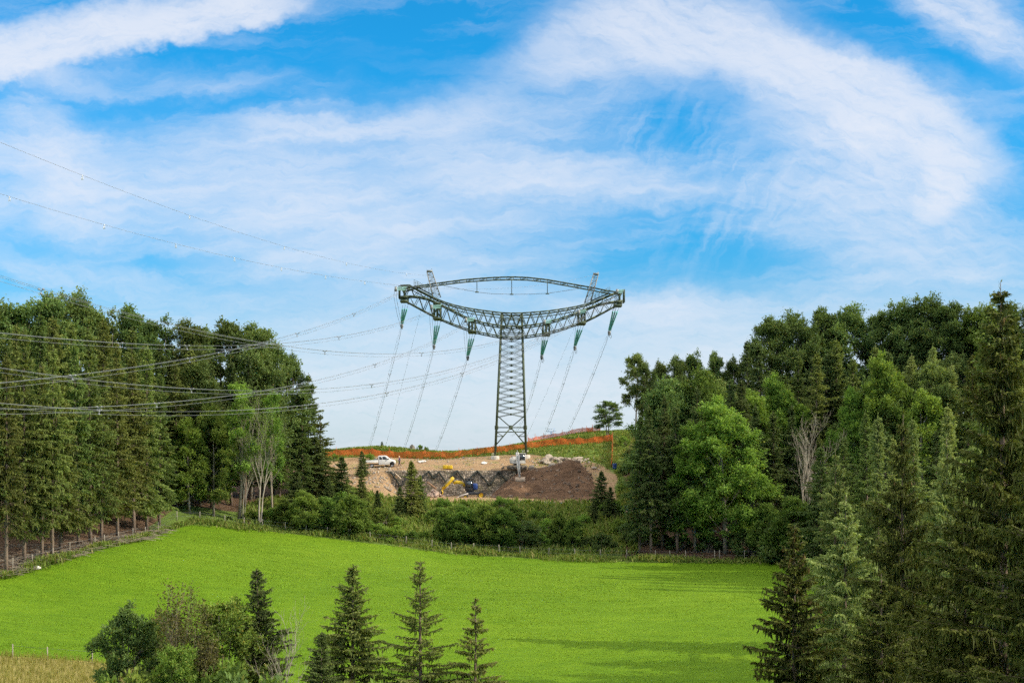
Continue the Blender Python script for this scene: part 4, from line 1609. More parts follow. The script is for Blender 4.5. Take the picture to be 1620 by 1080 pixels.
def rocks(HX, HYg, HZ):
    # blocks beside the white digger
    for i, (px, D, s, lab) in enumerate(((838, 250.6, 1.5, 'large pale boulder just right of the white digger'), (843, 250.2, 1.2, 'pale boulder with square top, second from the white digger'),
                                         (848, 250.6, 1.0, 'small pale boulder at the right end of the pile by the white digger'), (841, 252.0, 1.3, 'pale boulder at the back of the pile by the white digger'))):
        rock('boulder', lab, 'boulder', px, D, s, 20 + i, 'boulders beside the white digger', zoff=0.25)
    rng = np.random.default_rng(5)
    # limestone outcrops on the green slope
    spots = [(868, 261, 1.6), (872, 259.5, 1.3), (862, 258, 1.7), (866, 257, 1.2), (884, 260, 1.4), (888, 260.6, 1.0), (893, 259.8, 1.2), (900, 260.5, 0.9), (908, 260, 1.1), (914, 260.6, 1.3), (918, 259.7, 0.9),
             (876, 254.5, 1.5), (881, 254, 1.3), (886, 253.6, 1.0), (874, 253, 1.1), (940, 255, 0.9)]
    for i, (px, D, s) in enumerate(spots):
        lab = 'pale limestone outcrop in the grass slope right of the pylon'
        rock('outcrop', lab, 'rock', px, D, s * 1.25, 50 + i, 'limestone outcrops in the green slope', flat=0.55, sink=0.2)
    rock('pale_slab', 'white flat slab lying in front of the orange net right of the person', 'slab', 668, 259.5, 1.6, 90, None, 'white_stone', 0.28, 0.1)
    rock('pale_slab', 'round white stone lying in the bare ground right of the yellow tanks', 'stone', 766, 257.5, 1.1, 91, None, 'white_stone', 0.5, 0.2)
    # small rubble: uncountable
    V_, F_, n = [], [], 0
    base = np.array([(x, y, z) for x in (-.5, .5) for y in (-.5, .5) for z in (-.5, .5)])
    fc = np.array([(0, 1, 3, 2), (4, 6, 7, 5), (0, 4, 5, 1), (2, 3, 7, 6), (0, 2, 6, 4), (1, 5, 7, 3)])
    mb = MB()

    def put(p, s):
        b = base * s * (0.6 + 0.8 * rng.random(3)) + rng.normal(0, s * 0.14, (8, 3))
        a = rng.random() * 6
        c_, s_ = math.cos(a), math.sin(a)
        b = b @ np.array([[c_, s_, 0], [-s_, c_, 0], [0, 0, 1]])
        mb.add(b + p, fc)
    for _ in range(700):
        px, D = rng.uniform(520, 960), rng.uniform(240, 266)
        x, y = pd(px, D)
        if not in_poly(np.array([x]), np.array([y]), SITE)[0]:
            continue
        put((x, y, gz(x, y) + 0.02), 0.10 + 0.26 * rng.random() ** 5)
    for _ in range(260):
        px, D = rng.normal(605, 26), rng.uniform(243, 255)
        x, y = pd(px, D)
        put((x, y, gz(x, y) + 0.03), 0.12 + 0.30 * rng.random() ** 4)
    for _ in range(300):                                    # rubbly patches in the grass
        px, D = rng.normal(900, 22), rng.normal(260, 1.2)
        x, y = pd(px, D)
        put((x, y, gz(x, y) + 0.03), 0.14 + 0.35 * rng.random() ** 4)
    o = mb.build('rubble', M['limestone'])
    tag(o, 'loose pale stones scattered over the bare work site', 'rubble', kind='stuff')
    mb = MB()
    ny, nx = HX.shape
    for _ in range(700):
        i, j = rng.integers(1, ny - 1), rng.integers(1, nx - 1)
        p = np.array([HX[i, j], HYg[i, j], HZ[i, j]])
        if p[2] < gz(p[0], p[1]) + 0.05:
            continue
        put(p, 0.12 + 0.45 * rng.random() ** 5)
    o = mb.build('clods', M['soil_light'])
    tag(o, 'clods and small stones lying on the dark earth heap', 'clods', kind='stuff')


def rounded_box(mb, c, size, r=0.06, rot=None):
    """box with chamfered edges"""
    sx, sy, sz = (s / 2 for s in size)
    v, f = [], []
    bm = bmesh.new()
    bmesh.ops.create_cube(bm, size=1.0)
    for q in bm.verts:
        q.co = Vector((q.co.x * size[0], q.co.y * size[1], q.co.z * size[2]))
    bmesh.ops.bevel(bm, geom=bm.edges[:], offset=min(r, min(size) * 0.3), segments=2, profile=0.6, affect='EDGES')
    bm.verts.index_update()
    vv = np.array([q.co[:] for q in bm.verts])
    if rot is not None:
        vv = vv @ np.array(rot).T
    tri = {}
    for p in bm.faces:
        tri.setdefault(len(p.verts), []).append([q.index for q in p.verts])
    s0 = mb.n
    first = True
    for k, ff in tri.items():
        if first:
            mb.add(vv + np.asarray(c), np.array(ff))
            first = False
        else:
            mb.f.append(np.array(ff) + s0)
    bm.free()


def rotm(ax, a):
    return np.array(Matrix.Rotation(a, 3, ax))


def wheel(parent, loc, r, w, rim_mat, axis='Y', name='wheel'):
    """tyre with a rim as its child"""
    mb = MB()
    h = w / 2
    mb.lathe([(r * .60, -h), (r * .86, -h), (r * .97, -h * .75), (r, -h * .4), (r, h * .4), (r * .97, h * .75), (r * .86, h), (r * .60, h)], 22, axis=axis)
    t = mb.build(name, M['tyre'], parent, smooth=False)
    t.location = loc
    mb = MB()
    mb.lathe([(0.0, h * .7), (r * .2, h * .75), (r * .25, h * .45), (r * .5, h * .4), (r * .62, h * .95)], 18, axis=axis)
    mb.lathe([(0.0, -h * .7), (r * .2, -h * .75), (r * .25, -h * .45), (r * .5, -h * .4), (r * .62, -h * .95)], 18, axis=axis)
    mb.build('rim', rim_mat, t)
    return t


def pickup():
    D = 255.5
    a, b = np.array(ground(588, D)), np.array(ground(615, D))
    x, y = pd(602, D)
    pit = math.atan2(b[2] - a[2], b[0] - a[0])
    root = thing('parked_truck', 'white double-cab pickup truck with open flatbed parked below the orange net', 'truck', (x, y, (a[2] + b[2]) / 2), 0.10)
    root.rotation_euler = (0, -pit, 0.12)
    # local: +x forward, y lateral (near side negative), z up
    W = 1.0
    cab = MB()
    prof = [(-0.35, 0.55), (-0.35, 1.15), (-0.38, 1.95), (-0.22, 2.05), (0.85, 2.08), (1.12, 2.0), (1.80, 1.42), (2.52, 1.22), (2.68, 1.05), (2.72, 0.62), (2.62, 0.45), (2.2, 0.42), (1.2, 0.42), (-0.2, 0.42)]
    cab.prism(prof, -W * .93, W * .93)
    o = cab.build('cab_body', M['paint_white'], root)
    bv = o.modifiers.new('bevel', 'BEVEL')
    bv.width, bv.segments, bv.limit_method, bv.angle_limit = 0.05, 2, 'ANGLE', R(30)
    for sy in (-1, 1):
        for nm, pl in (('side_window', [(-0.22, 1.36), (-0.22, 1.88), (0.30, 1.92), (0.32, 1.36)]), ('side_window', [(0.42, 1.36), (0.40, 1.92), (0.86, 1.90), (1.42, 1.40), (1.40, 1.36)])):
            mb = MB()
            y0 = sy * W * .935
            mb.prism(pl, min(y0, y0 + sy * .012), max(y0, y0 + sy * .012))
            mb.build(nm, M['glass_dark'], root)
        mb = MB()
        rounded_box(mb, (1.45, sy * 1.06, 1.45), (0.12, 0.16, 0.2), .03)
        mb.build('mirror', M['black'], root)
        mb = MB()
        y0 = sy * W * .937
        mb.box((0.10, y0, 1.12), (0.16, 0.02, 0.035))
        mb.box((0.95, y0, 1.12), (0.16, 0.02, 0.035))
        mb.build('door_handle', M['black'], root)
        mb = MB()
        mb.prism([(1.66, 0.4), (1.68, 0.72), (1.85, 0.92), (2.1, 0.98), (2.35, 0.90), (2.5, 0.70), (2.52, 0.4)], min(y0, y0 + sy * .008), max(y0, y0 + sy * .008))
        mb.build('wheel_arch', M['black'], root)
        mb = MB()
        rounded_box(mb, (2.64, sy * 0.72, 1.0), (0.14, 0.32, 0.2), .03)
        mb.build('headlight', M['lamp'], root)
    mb = MB()
    mb.add([(1.16, -.80, 1.98), (1.79, -.80, 1.46), (1.79, .80, 1.46), (1.16, .80, 1.98)], [(0, 1, 2, 3)])
    for v in mb.v:
        v += np.array([0.02, 0, 0.03])
    mb.build('windscreen', M['glass_dark'], root)
    mb = MB()
    rounded_box(mb, (2.70, 0, 0.58), (0.14, 1.84, 0.22), .04)
    mb.build('bumper', M['black'], root)
    bed = MB()
    bed.box((-1.55, 0, 0.88), (2.25, 1.96, 0.10))
    for sy in (-1, 1):
        rounded_box(bed, (-1.55, sy * .97, 1.10), (2.25, 0.05, 0.36), .02)
    rounded_box(bed, (-2.66, 0, 1.10), (0.05, 1.94, 0.36), .02)
    bed.build('flatbed', M['paint_white'], root)
    mb = MB()
    for sy in (-.8, 0.8):
        mb.bar((-0.5, sy, 0.9), (-0.5, sy, 1.75), 0.07)
    mb.bar((-0.5, -.85, 1.75), (-0.5, .85, 1.75), 0.07)
    mb.bar((-0.5, -.85, 1.45), (-0.5, .85, 1.45), 0.05)
    mb.build('headboard', M['steel_grey'], root)
    mb = MB()
    rounded_box(mb, (-0.85, -0.2, 1.28), (0.5, 1.2, 0.55), .03)
    mb.build('tool_box', M['steel_grey'], root)
    ch = MB()
    ch.box((0, 0, 0.55), (4.9, 0.8, 0.2))
    ch.build('chassis', M['black'], root)
    for wx in (-1.55, 2.09):
        for sy in (-1, 1):
            wheel(root, (wx, sy * 0.82, 0.35), 0.35, 0.24, M['rim_grey'])


def skin_body(name, J, E, mat, parent, sub=1):
    """J: list of (pos, radius); E: list of edges; grows one continuous skin"""
    me = bpy.data.meshes.new(name)
    me.from_pydata([tuple(p) for p, r in J], E, [])
    o = bpy.data.objects.new(name, me)
    COL.objects.link(o)
    sk = o.modifiers.new('skin', 'SKIN')
    for i, (p, r) in enumerate(J):
        sv = me.skin_vertices[0].data[i]
        sv.radius = (r, r)
        sv.use_root = (i == 0)
    ss = o.modifiers.new('sub', 'SUBSURF')
    ss.levels = ss.render_levels = sub
    dg = bpy.context.evaluated_depsgraph_get()
    m2 = bpy.data.meshes.new_from_object(o.evaluated_get(dg))
    m2.name = name
    bpy.data.objects.remove(o)
    m2.materials.clear()
    m2.materials.append(mat)
    for p in m2.polygons:
        p.use_smooth = True
    q = bpy.data.objects.new(name, m2)
    COL.objects.link(q)
    if parent:
        q.parent = parent
    return q


def person():
    x, y, z = ground(632, 256.2)
    root = thing('person', 'person in purple jacket and dark trousers with a light helmet walking beside the white truck', 'person', (x, y, z), 0.25)
    # faces -x (towards the truck), mid-stride; local units metres, standing height 1.76
    J, E = [], []

    def j(p, r, par=None):
        J.append((np.array(p, float), r))
        if par is not None:
            E.append((par, len(J) - 1))
        return len(J) - 1
    pel = j((0, 0, 0.95), .135)
    wa = j((0.0, 0, 1.10), .12, pel)
    ch = j((-0.02, 0, 1.32), .145, wa)
    nk = j((-0.02, 0, 1.48), .06, ch)
    hd = j((-0.035, 0, 1.60), .088, nk)
    j((-0.035, 0, 1.71), .082, hd)
    arms = {}
    for s, sw in ((-1, 0.16), (1, -0.20)):
        sh = j((-0.01, s * .19, 1.42), .062, ch)
        el = j((0.03 + sw * .35, s * .26, 1.15), .045, sh)
        wr = j((-0.06 + sw, s * .26, 0.93), .030, el)
        pm = j((-0.075 + sw, s * .255, 0.86), .036, wr)
        arms[s] = (sh, el, wr)
        for k in range(4):
            f1 = j((-0.10 + sw + 0.018 * k, s * .25, 0.80 - 0.004 * abs(k - 1.4)), .009, pm)
            j((-0.108 + sw + 0.018 * k, s * .235, 0.765 + 0.006 * abs(k - 1.4)), .008, f1)
        t1 = j((-0.115 + sw, s * .24, 0.845), .010, pm)
        j((-0.13 + sw, s * .23, 0.815), .009, t1)
    for s, st in ((-1, -0.22), (1, 0.20)):
        hp = j((0, s * .095, 0.88), .092, pel)
        kn = j((st * .45 - 0.03, s * .10, 0.49), .062, hp)
        an_ = j((st, s * .10, 0.09), .042, kn)
        j((st - 0.15, s * .115, 0.035), .034, an_)
    body = skin_body('body', J, E, M['skin'], root, 1)
    # face on the body: nose, eyes and mouth as small children
    mb = MB()
    mb.lathe([(0, .02), (.014, .0), (.017, -.02), (0, -.026)], 8, (-0.122, 0, 1.605))
    mb.build('nose', M['skin'], body)
    for s in (-1, 1):
        mb = MB()
        mb.lathe([(0, .011), (.010, .0), (0, -.011)], 8, (-0.108, s * .032, 1.635))
        mb.build('eye', M['black'], body)
        mb = MB()
        mb.lathe([(0, .032), (.014, .012), (.012, -.02), (0, -.03)], 8, (-0.03, s * .092, 1.61))
        mb.build('ear', M['skin'], body)
    mb = MB()
    mb.box((-0.112, 0, 1.565), (.014, .05, .010))
    mb.build('mouth', M['lip'], body)
    g = 0.022
    JJ = [(J[0][0], .135 + g), (J[1][0], .125 + g), (J[2][0], .148 + g), (np.array((-0.02, 0, 1.45)), .085)]
    EE = [(0, 1), (1, 2), (2, 3)]
    for s in (-1, 1):
        n = len(JJ)
        sh, el, wr = arms[s]
        JJ += [(J[sh][0], .062 + g), (J[el][0], .048 + g), (J[wr][0], .036 + g)]
        EE += [(2, n), (n, n + 1), (n + 1, n + 2)]
    skin_body('jacket', JJ, EE, M['jacket'], root, 1)
    JJ = [(J[0][0] + [0, 0, 0.02], .135 + g * .8)]
    EE = []
    k = len(J) - 8
    for s in range(2):
        h, kn, an_ = (J[k + s * 4 + i][0] for i in range(3))
        n = len(JJ)
        JJ += [(h, .092 + g * .8), (kn, .064 + g), (an_ + [0, 0, 0.03], .052 + g)]
        EE += [(0, n), (n, n + 1), (n + 1, n + 2)]
    skin_body('trousers', JJ, EE, M['trousers'], root, 1)
    for s in range(2):
        an_, toe = J[k + s * 4 + 2][0], J[k + s * 4 + 3][0]
        skin_body('boot', [(an_ + [0, 0, .03], .058), (an_ + [0.02, 0, -.03], .056), (toe, .044)], [(0, 1), (1, 2)], M['black'], root, 1)
    mb = MB()
    mb.lathe([(0, .145), (.05, .14), (.10, .09), (.118, .02), (.12, .0), (.15, -.008), (.15, -.018), (.115, -.012)], 16, (-0.04, 0, 1.665))
    mb.build('helmet', M['helmet'], root, smooth=True)


def tracks(root, L, W, r, mat):
    for sy in (-1, 1):
        mb = MB()
        n = 10
        pl = []
        for i in range(n + 1):
            a = -PI / 2 - PI * i / n
            pl.append((-L / 2 + r + math.cos(a) * r, r + math.sin(a) * r))
        for i in range(n + 1):
            a = PI / 2 - PI * i / n
            pl.append((L / 2 - r + math.cos(a) * r, r + math.sin(a) * r))
        y0 = sy * W / 2
        mb.prism(pl, y0 - .24, y0 + .24)
        for i in range(24):                                   # grouser plates
            t = i / 24 * L * 0.98 - L * .49
            for zz in (0.0, 2 * r):
                mb.box((t * .84, y0, zz), (0.05, 0.50, 0.05))
        t = mb.build('track', mat, root)
        for i in range(5):
            mb = MB()
            mb.lathe([(0, .05), (r * .45, .05), (r * .5, 0), (r * .5, -.05)], 14, axis='Y')
            q = mb.build('roller', M['steel_grey'], t)
            q.location = (-L / 2 + r + i * (L - 2 * r) / 4, y0 + sy * .245, r)


def white_digger():
    D = 251.2
    x, y, z = ground(818, D)
    z = max(z, CZ + (HY - 742.0) / FPX * D)
    root = thing('tracked_excavator', 'white tracked excavator on top of the brown earth heap with its arm reaching down', 'excavator', (x, y, z), 0)
    tracks(root, 3.7, 2.2, 0.36, M['track'])
    mb = MB()
    mb.box((0, 0, 0.60), (2.0, 1.7, 0.35))
    mb.lathe([(0.0, 1.0), (0.65, 1.0), (0.65, 0.75), (0, .75)], 18)
    mb.build('undercarriage', M['track'], root)
    mb = MB()
    mb.prism([(-2.75, 0.25), (-2.35, 0.62), (-2.25, 0.58), (-2.25, 0.12), (-2.75, 0.05)], -1.15, 1.15)
    mb.bar((-2.2, -.6, .5), (-1.2, -.6, .55), 0.16)
    mb.bar((-2.2, .6, .5), (-1.2, .6, .55), 0.16)
    mb.build('dozer_blade', M['track'], root)
    mb = MB()
    rounded_box(mb, (-0.55, 0.35, 1.52), (1.5, 2.5, 0.95), .14)
    rounded_box(mb, (0.2, 0.2, 1.12), (2.5, 2.7, 0.2), .05)
    rounded_box(mb, (0.2, 1.3, 1.65), (2.45, 0.75, 1.25), .16)
    mb.build('engine_house', M['paint_offwhite'], root)
    mb = MB()
    mb.tube([(-0.9, 0.9, 1.9), (-0.9, 0.9, 2.45)], 0.06, 8)
    mb.build('exhaust', M['black'], root)
    cab = MB()
    cx, cy = 0.92, -0.15
    for px_ in (-.52, .52):
        for py_ in (-.72, .72):
            cab.bar((cx + px_, cy + py_, 1.1), (cx + px_ * .95, cy + py_ * .93, 2.75), 0.11)
    rounded_box(cab, (cx, cy, 2.80), (1.2, 1.6, 0.12), .05)
    rounded_box(cab, (cx, cy, 1.35), (1.12, 1.5, 0.45), .05)
    c = cab.build('cab', M['paint_offwhite'], root)
    for nm, ctr, sz in (('windscreen', (cx, cy - .735, 2.15), (0.92, 0.012, 1.1)), ('side_window', (cx - .53, cy, 2.15), (0.012, 1.25, 1.1)), ('side_window', (cx + .53, cy, 2.15), (0.012, 1.25, 1.1)), ('rear_window', (cx, cy + .735, 2.2), (0.92, 0.012, 1.0))):
        mb = MB()
        mb.box(ctr, sz)
        mb.build(nm, M['glass_dark'], c)
    # boom towards the viewer, up then down
    def arm(name, pts, w, mat, par):
        mb = MB()
        pts = np.array(pts, float)
        mb.tube(pts, w, 4)
        return mb.build(name, mat, par)
    bx = 0.02
    p0, p1, p2 = np.array((bx, -0.9, 1.5)), np.array((bx, -3.4, 2.75)), np.array((bx + .05, -5.9, 2.15))
    arm('boom', [p0, (p0 + p1) / 2 + [0, 0, .25], p1, p2], [.30, .36, .36, .28], M['paint_offwhite'], root)
    p3 = np.array((bx + .40, -7.6, -1.30))
    arm('stick', [p2 + [0, -.15, .35], p2, (p2 + p3) / 2, p3], [.20, .32, .27, .18], M['paint_offwhite'], root)
    arm('ram', [p0 + [0.0, -.2, .7], p1 + [0, .3, .6], p2 + [0, .0, .42]], .075, M['steel_grey'], root)
    arm('ram', [p2 + [0.0, -.5, .2], (p2 + p3) / 2 + [0, -.3, .1], p3 + [0, -.25, .5]], .07, M['steel_grey'], root)
    mb = MB()
    # bucket: curved shell, open toward the slope
    prof = [(0.0, 0.35), (-0.35, 0.15), (-0.55, -0.2), (-0.5, -0.55), (-0.2, -0.75), (0.25, -0.72), (0.22, -0.64), (-0.15, -0.66), (-0.42, -0.48), (-0.46, -0.2), (-0.28, 0.1), (0.02, 0.26)]
    k = len(prof)
    w = 1.7
    v0 = np.array([(-w / 2, y_, z_) for y_, z_ in prof])
    v1 = np.array([(w / 2, y_, z_) for y_, z_ in prof])
    mb.add(np.concatenate([v0, v1]), [(i, (i + 1) % k, k + (i + 1) % k, k + i) for i in range(k)])
    for xx in (-w / 2, w / 2):
        sp = [(xx, y_, z_) for y_, z_ in prof[:6]]
        mb.add(sp + [(xx, 0.1, -0.2)], [(0, 1, 6), (1, 2, 6), (2, 3, 6), (3, 4, 6), (4, 5, 6)])
    b = mb.build('bucket', M['bucket'], root)
    b.location = tuple(p3 + [0.1, 0.1, -0.3])
    for i in range(5):
        mb = MB()
        mb.box((-w / 2 + .12 + i * (w - .24) / 4, 0.34, -0.70), (0.12, 0.24, 0.06))
        mb.build('tooth', M['steel_grey'], b)


def walking_digger():
    D = 243.0
    x, y, z = ground(746, D)
    z = CZ + (HY - 788.0) / FPX * D
    root = thing('walking_excavator', 'yellow walking excavator with black cab and blue hood in front of the stone wall', 'excavator', (x, y, z), 0)
    s = FPX / D

    def q(px, py, dy=0.0):
        return np.array([(px - 746) / s, dy, (788 - py) / s])
    mb = MB()
    rounded_box(mb, q(748, 780), (2.4, 1.5, 0.42), .08)
    rounded_box(mb, q(744, 777), (1.3, 1.2, 0.5), .08)
    mb.build('undercarriage', M['steel_dark'], root)
    for dy in (-0.95, 0.95):
        mb = MB()
        mb.tube([q(742, 780, dy * .6), q(731, 783, dy), q(718, 789.5, dy * 1.25)], [.20, .18, .12], 4)
        mb.box(q(716, 789.5, dy * 1.25), (0.6, 0.5, 0.12))
        mb.build('stabiliser_leg', M['steel_pale'], root)
        mb = MB()
        mb.tube([q(752, 780, dy * .6), q(760, 781.5, dy * 1.05)], .17, 4)
        mb.build('wheel_arm', M['steel_dark'], root)
        wheel(root, tuple(q(761.5, 782.5, dy * 1.35)), 0.62, 0.45, M['yellow'])
        wheel(root, tuple(q(737, 785.2, dy * 1.2)), 0.36, 0.30, M['yellow'], name='small_wheel')
    mb = MB()
    mb.lathe([(0, .25), (.6, .25), (.6, 0), (0, 0)], 18, tuple(q(744, 775.5)))
    mb.build('turntable', M['black'], root)
    mb = MB()
    rounded_box(mb, q(751, 769.5, 0.1), (0.95, 1.75, 1.15), .28)
    mb.build('engine_hood', M['blue'], root)
    mb = MB()
    cx, cz = 742.5, 766
    a = q(736.5, 774.5)[0], q(748.5, 757)[0]
    for xx in (736.5, 748.0):
        for dy in (-.8, .7):
            mb.bar(q(xx, 775, dy), q(xx + (0.6 if xx < 740 else 0), 757.5, dy * .95), 0.12)
    for py in (774.5, 757.3):
        for dy in (-.8, .7):
            mb.bar(q(736.5, py, dy), q(748, py, dy), 0.13)
    rounded_box(mb, q(742.3, 757, -0.05), (1.5, 1.75, 0.13), .05)
    rounded_box(mb, q(742.3, 773.2, -0.05), (1.3, 1.6, 0.45), .05)
    c = mb.build('cab', M['black'], root)
    for nm, ctr, sz in (('side_window', q(742.3, 765.3, -.80), (1.12, 0.012, 1.2)), ('side_window', q(742.3, 765.3, .70), (1.12, 0.012, 1.2)), ('windscreen', q(736.8, 765.3, -.05), (0.012, 1.4, 1.2))):
        mb = MB()
        mb.box(ctr, sz)
        mb.build(nm, M['glass_dark'], c)
    # seat inside the cab
    mb = MB()
    rounded_box(mb, q(743, 769.5, -.05), (.5, .5, .15), .04)
    rounded_box(mb, q(745, 765.5, -.05), (.14, .5, .7), .04)
    mb.build('seat', M['lip'], c)
    yb = -0.15
    mb = MB()
    mb.tube([q(736, 768, yb), q(729, 763.2, yb), q(722, 762, yb), q(717.5, 764.5, yb)], [.32, .42, .40, .28], 4)
    mb.build('boom', M['yellow'], root)
    mb = MB()
    mb.tube([q(717.5, 754.6, yb), q(715, 757.5, yb), q(706, 767, yb), q(700, 773.5, yb)], [.30, .45, .45, .32], 4)
    mb.build('stick', M['yellow'], root)
    mb = MB()
    mb.tube([q(718.5, 763.5, yb + .05), q(714.5, 757, yb + .05)], .13, 6)
    mb.build('joint', M['steel_dark'], root)
    mb = MB()
    mb.tube([q(733, 766, yb - .3), q(722, 766.5, yb - .3)], .07, 6)
    mb.tube([q(713, 757, yb - .32), q(702, 768.5, yb - .32)], .07, 6)
    mb.build('ram', M['steel_grey'], root)
    mb = MB()
    prof = [(0.15, 0.25), (0.38, -0.1), (0.30, -0.5), (0.0, -0.62), (-0.35, -0.45), (-0.32, -0.38), (0.0, -0.5), (0.22, -0.42), (0.28, -0.1), (0.05, 0.2)]
    mb.prism(prof, -0.5, 0.5)
    b = mb.build('bucket', M['yellow'], root)
    b.location = tuple(q(698, 776.5, yb))


def small_site_things():
    # two yellow tanks
    for i, (px, lab) in enumerate(((704.5, 'left one of two yellow tanks above the stone wall'), (712, 'right one of two yellow tanks above the stone wall'))):
        D = 253.6
        x, y, z = ground(px, D)
        o = thing('tank', lab, 'tank', (x, y, z), 0.08 if i else -0.03, 'yellow tanks above the wall')
        mb = MB()
        rounded_box(mb, (0, 0, 0.36), (0.86, 0.8, 0.66), .1)
        mb.build('shell', M['yellow'], o)
        mb = MB()
        mb.lathe([(0, .08), (.1, .08), (.1, 0)], 10, (0.1, 0, 0.69))
        mb.build('cap', M['black'], o)
    # tree stump on the ridge
    x, y, z = ground(652, 281)
    mb = MB()
    rng = np.random.default_rng(3)
    n = 18
    prof = []
    v, f = [], []
    for j, (zz, rr) in enumerate(((-.2, .85), (.15, .62), (.5, .5), (.95, .46))):
        for i in range(n):
            a = i * 2 * PI / n
            k = 1 + .22 * math.sin(a * 5 + 1) * (1 - j / 4) + .06 * rng.normal()
            v.append((math.cos(a) * rr * k, math.sin(a) * rr * k, zz + (0.22 * rng.normal() if j == 3 else 0)))
    for j in range(3):
        for i in range(n):
            f.append((j * n + i, j * n + (i + 1) % n, (j + 1) * n + (i + 1) % n, (j + 1) * n + i))
    mb.add(v, f)
    mb.add([(0, 0, .85)] + v[3 * n:], [(0, i + 1, (i + 1) % n + 1) for i in range(n)])
    o = mb.build('tree_stump', M['bark_grey'])
    o.location = (x, y, z)
    tag(o, 'grey tree stump standing on the ridge behind the orange net', 'stump')
    # wooden beams in the slope by the wall
    for i, (a, b, lab) in enumerate((((621, 744.5, 251.5), (634, 757, 249.5), 'pale squared beam leaning at the left end of the stone wall'),
                                     ((590, 763, 246), (618, 776, 242), 'dark squared beam lying along the foot of the bare slope'),
                                     ((676, 762, 247), (690, 773, 246), 'brown beam sticking out of the rubble beside the yellow bucket'))):
        p, q_ = np.array(P(*a)), np.array(P(*b))
        mb = MB()
        mb.bar((0, 0, 0), q_ - p, 0.30 if i else 0.24)
        o = mb.build('beam', M['wood_pale'] if i == 0 else (M['bark_grey'] if i == 1 else M['wood_brown']))
        o.location = tuple(p)
        tag(o, lab, 'beam')
    # demolition pile left of the yellow digger's bucket
    rng = np.random.default_rng(8)
    mb = MB()
    for _ in range(120):
        px, D = rng.normal(686, 9), rng.normal(243.5, 1.5)
        x, y = pd(px, D)
        zz = gz(x, y) + max(0, 1.3 - abs(px - 686) * .09) * rng.random()
        mb.box((x, y, zz), rng.uniform(.12, .55, 3), Matrix.Rotation(rng.random() * 3, 3, 'Z') @ Matrix.Rotation(rng.normal() * .6, 3, 'X'))
    o = mb.build('debris_pile', M['debris'])
    tag(o, 'pile of broken stone and timber left of the yellow bucket', 'debris', kind='stuff')
    # hose or pipe along the foot of the heap
    pts = []
    for px, py in ((822, 797), (840, 799), (853, 799.5), (862, 797.5), (880, 797), (900, 796)):
        D = 232.5
        x, y = pd(px, D)
        pts.append((x, y, max(gz(x, y) + .12, P(px, py, D)[2])))
    mb = MB()
    mb.tube(np.array(pts) - pts[0], 0.12, 7)
    o = mb.build('hose', M['hose'])
    o.location = pts[0]
    tag(o, 'pale green hose lying along the foot of the brown heap', 'hose')
    # logs right of the heap
    for i, (px, D, L, rz, mt, lab) in enumerate(((990, 226, 5.0, 0.25, 'hose_green', 'dark green pipe lying in the scrub at the foot of the right forest'), (1000, 225, 4.5, -0.35, 'wood_pale', 'pale felled log lying in the scrub below the right forest'),
                                                (984, 228, 3.2, 0.05, 'hose_green', 'shorter green pipe lying behind the pale log'))):
        x, y, z = ground(px, D)
        mb = MB()
        mb.tube([(-L / 2, 0, 0), (0, 0, .06), (L / 2, 0, 0)], 0.17, 8)
        o = mb.build('log' if mt == 'wood_pale' else 'pipe', M[mt])
        o.location = (x, y, z + 0.35)
        o.rotation_euler = (0, -0.1, rz)
        tag(o, lab, 'log' if mt == 'wood_pale' else 'pipe')
    # portable blue cabin glimpse: blue bin at the end of the hanging net
    x, y, z = ground(972.5, 254)
    o = thing('barrel', 'small blue barrel at the lower end of the hanging orange net', 'barrel', (x, y, z))
    mb = MB()
    mb.lathe([(0, 0), (.33, 0), (.36, .1), (.35, .32), (.37, .36), (.35, .4), (.35, .68), (.37, .72), (.35, .76), (.35, 1.0), (.31, 1.06), (0, 1.06)], 16)
    mb.build('shell', M['blue'], o)
    mb = MB()
    mb.lathe([(0, .05), (.07, .05), (.07, 0)], 8, (.15, 0, 1.06))
    mb.build('bung', M['black'], o)


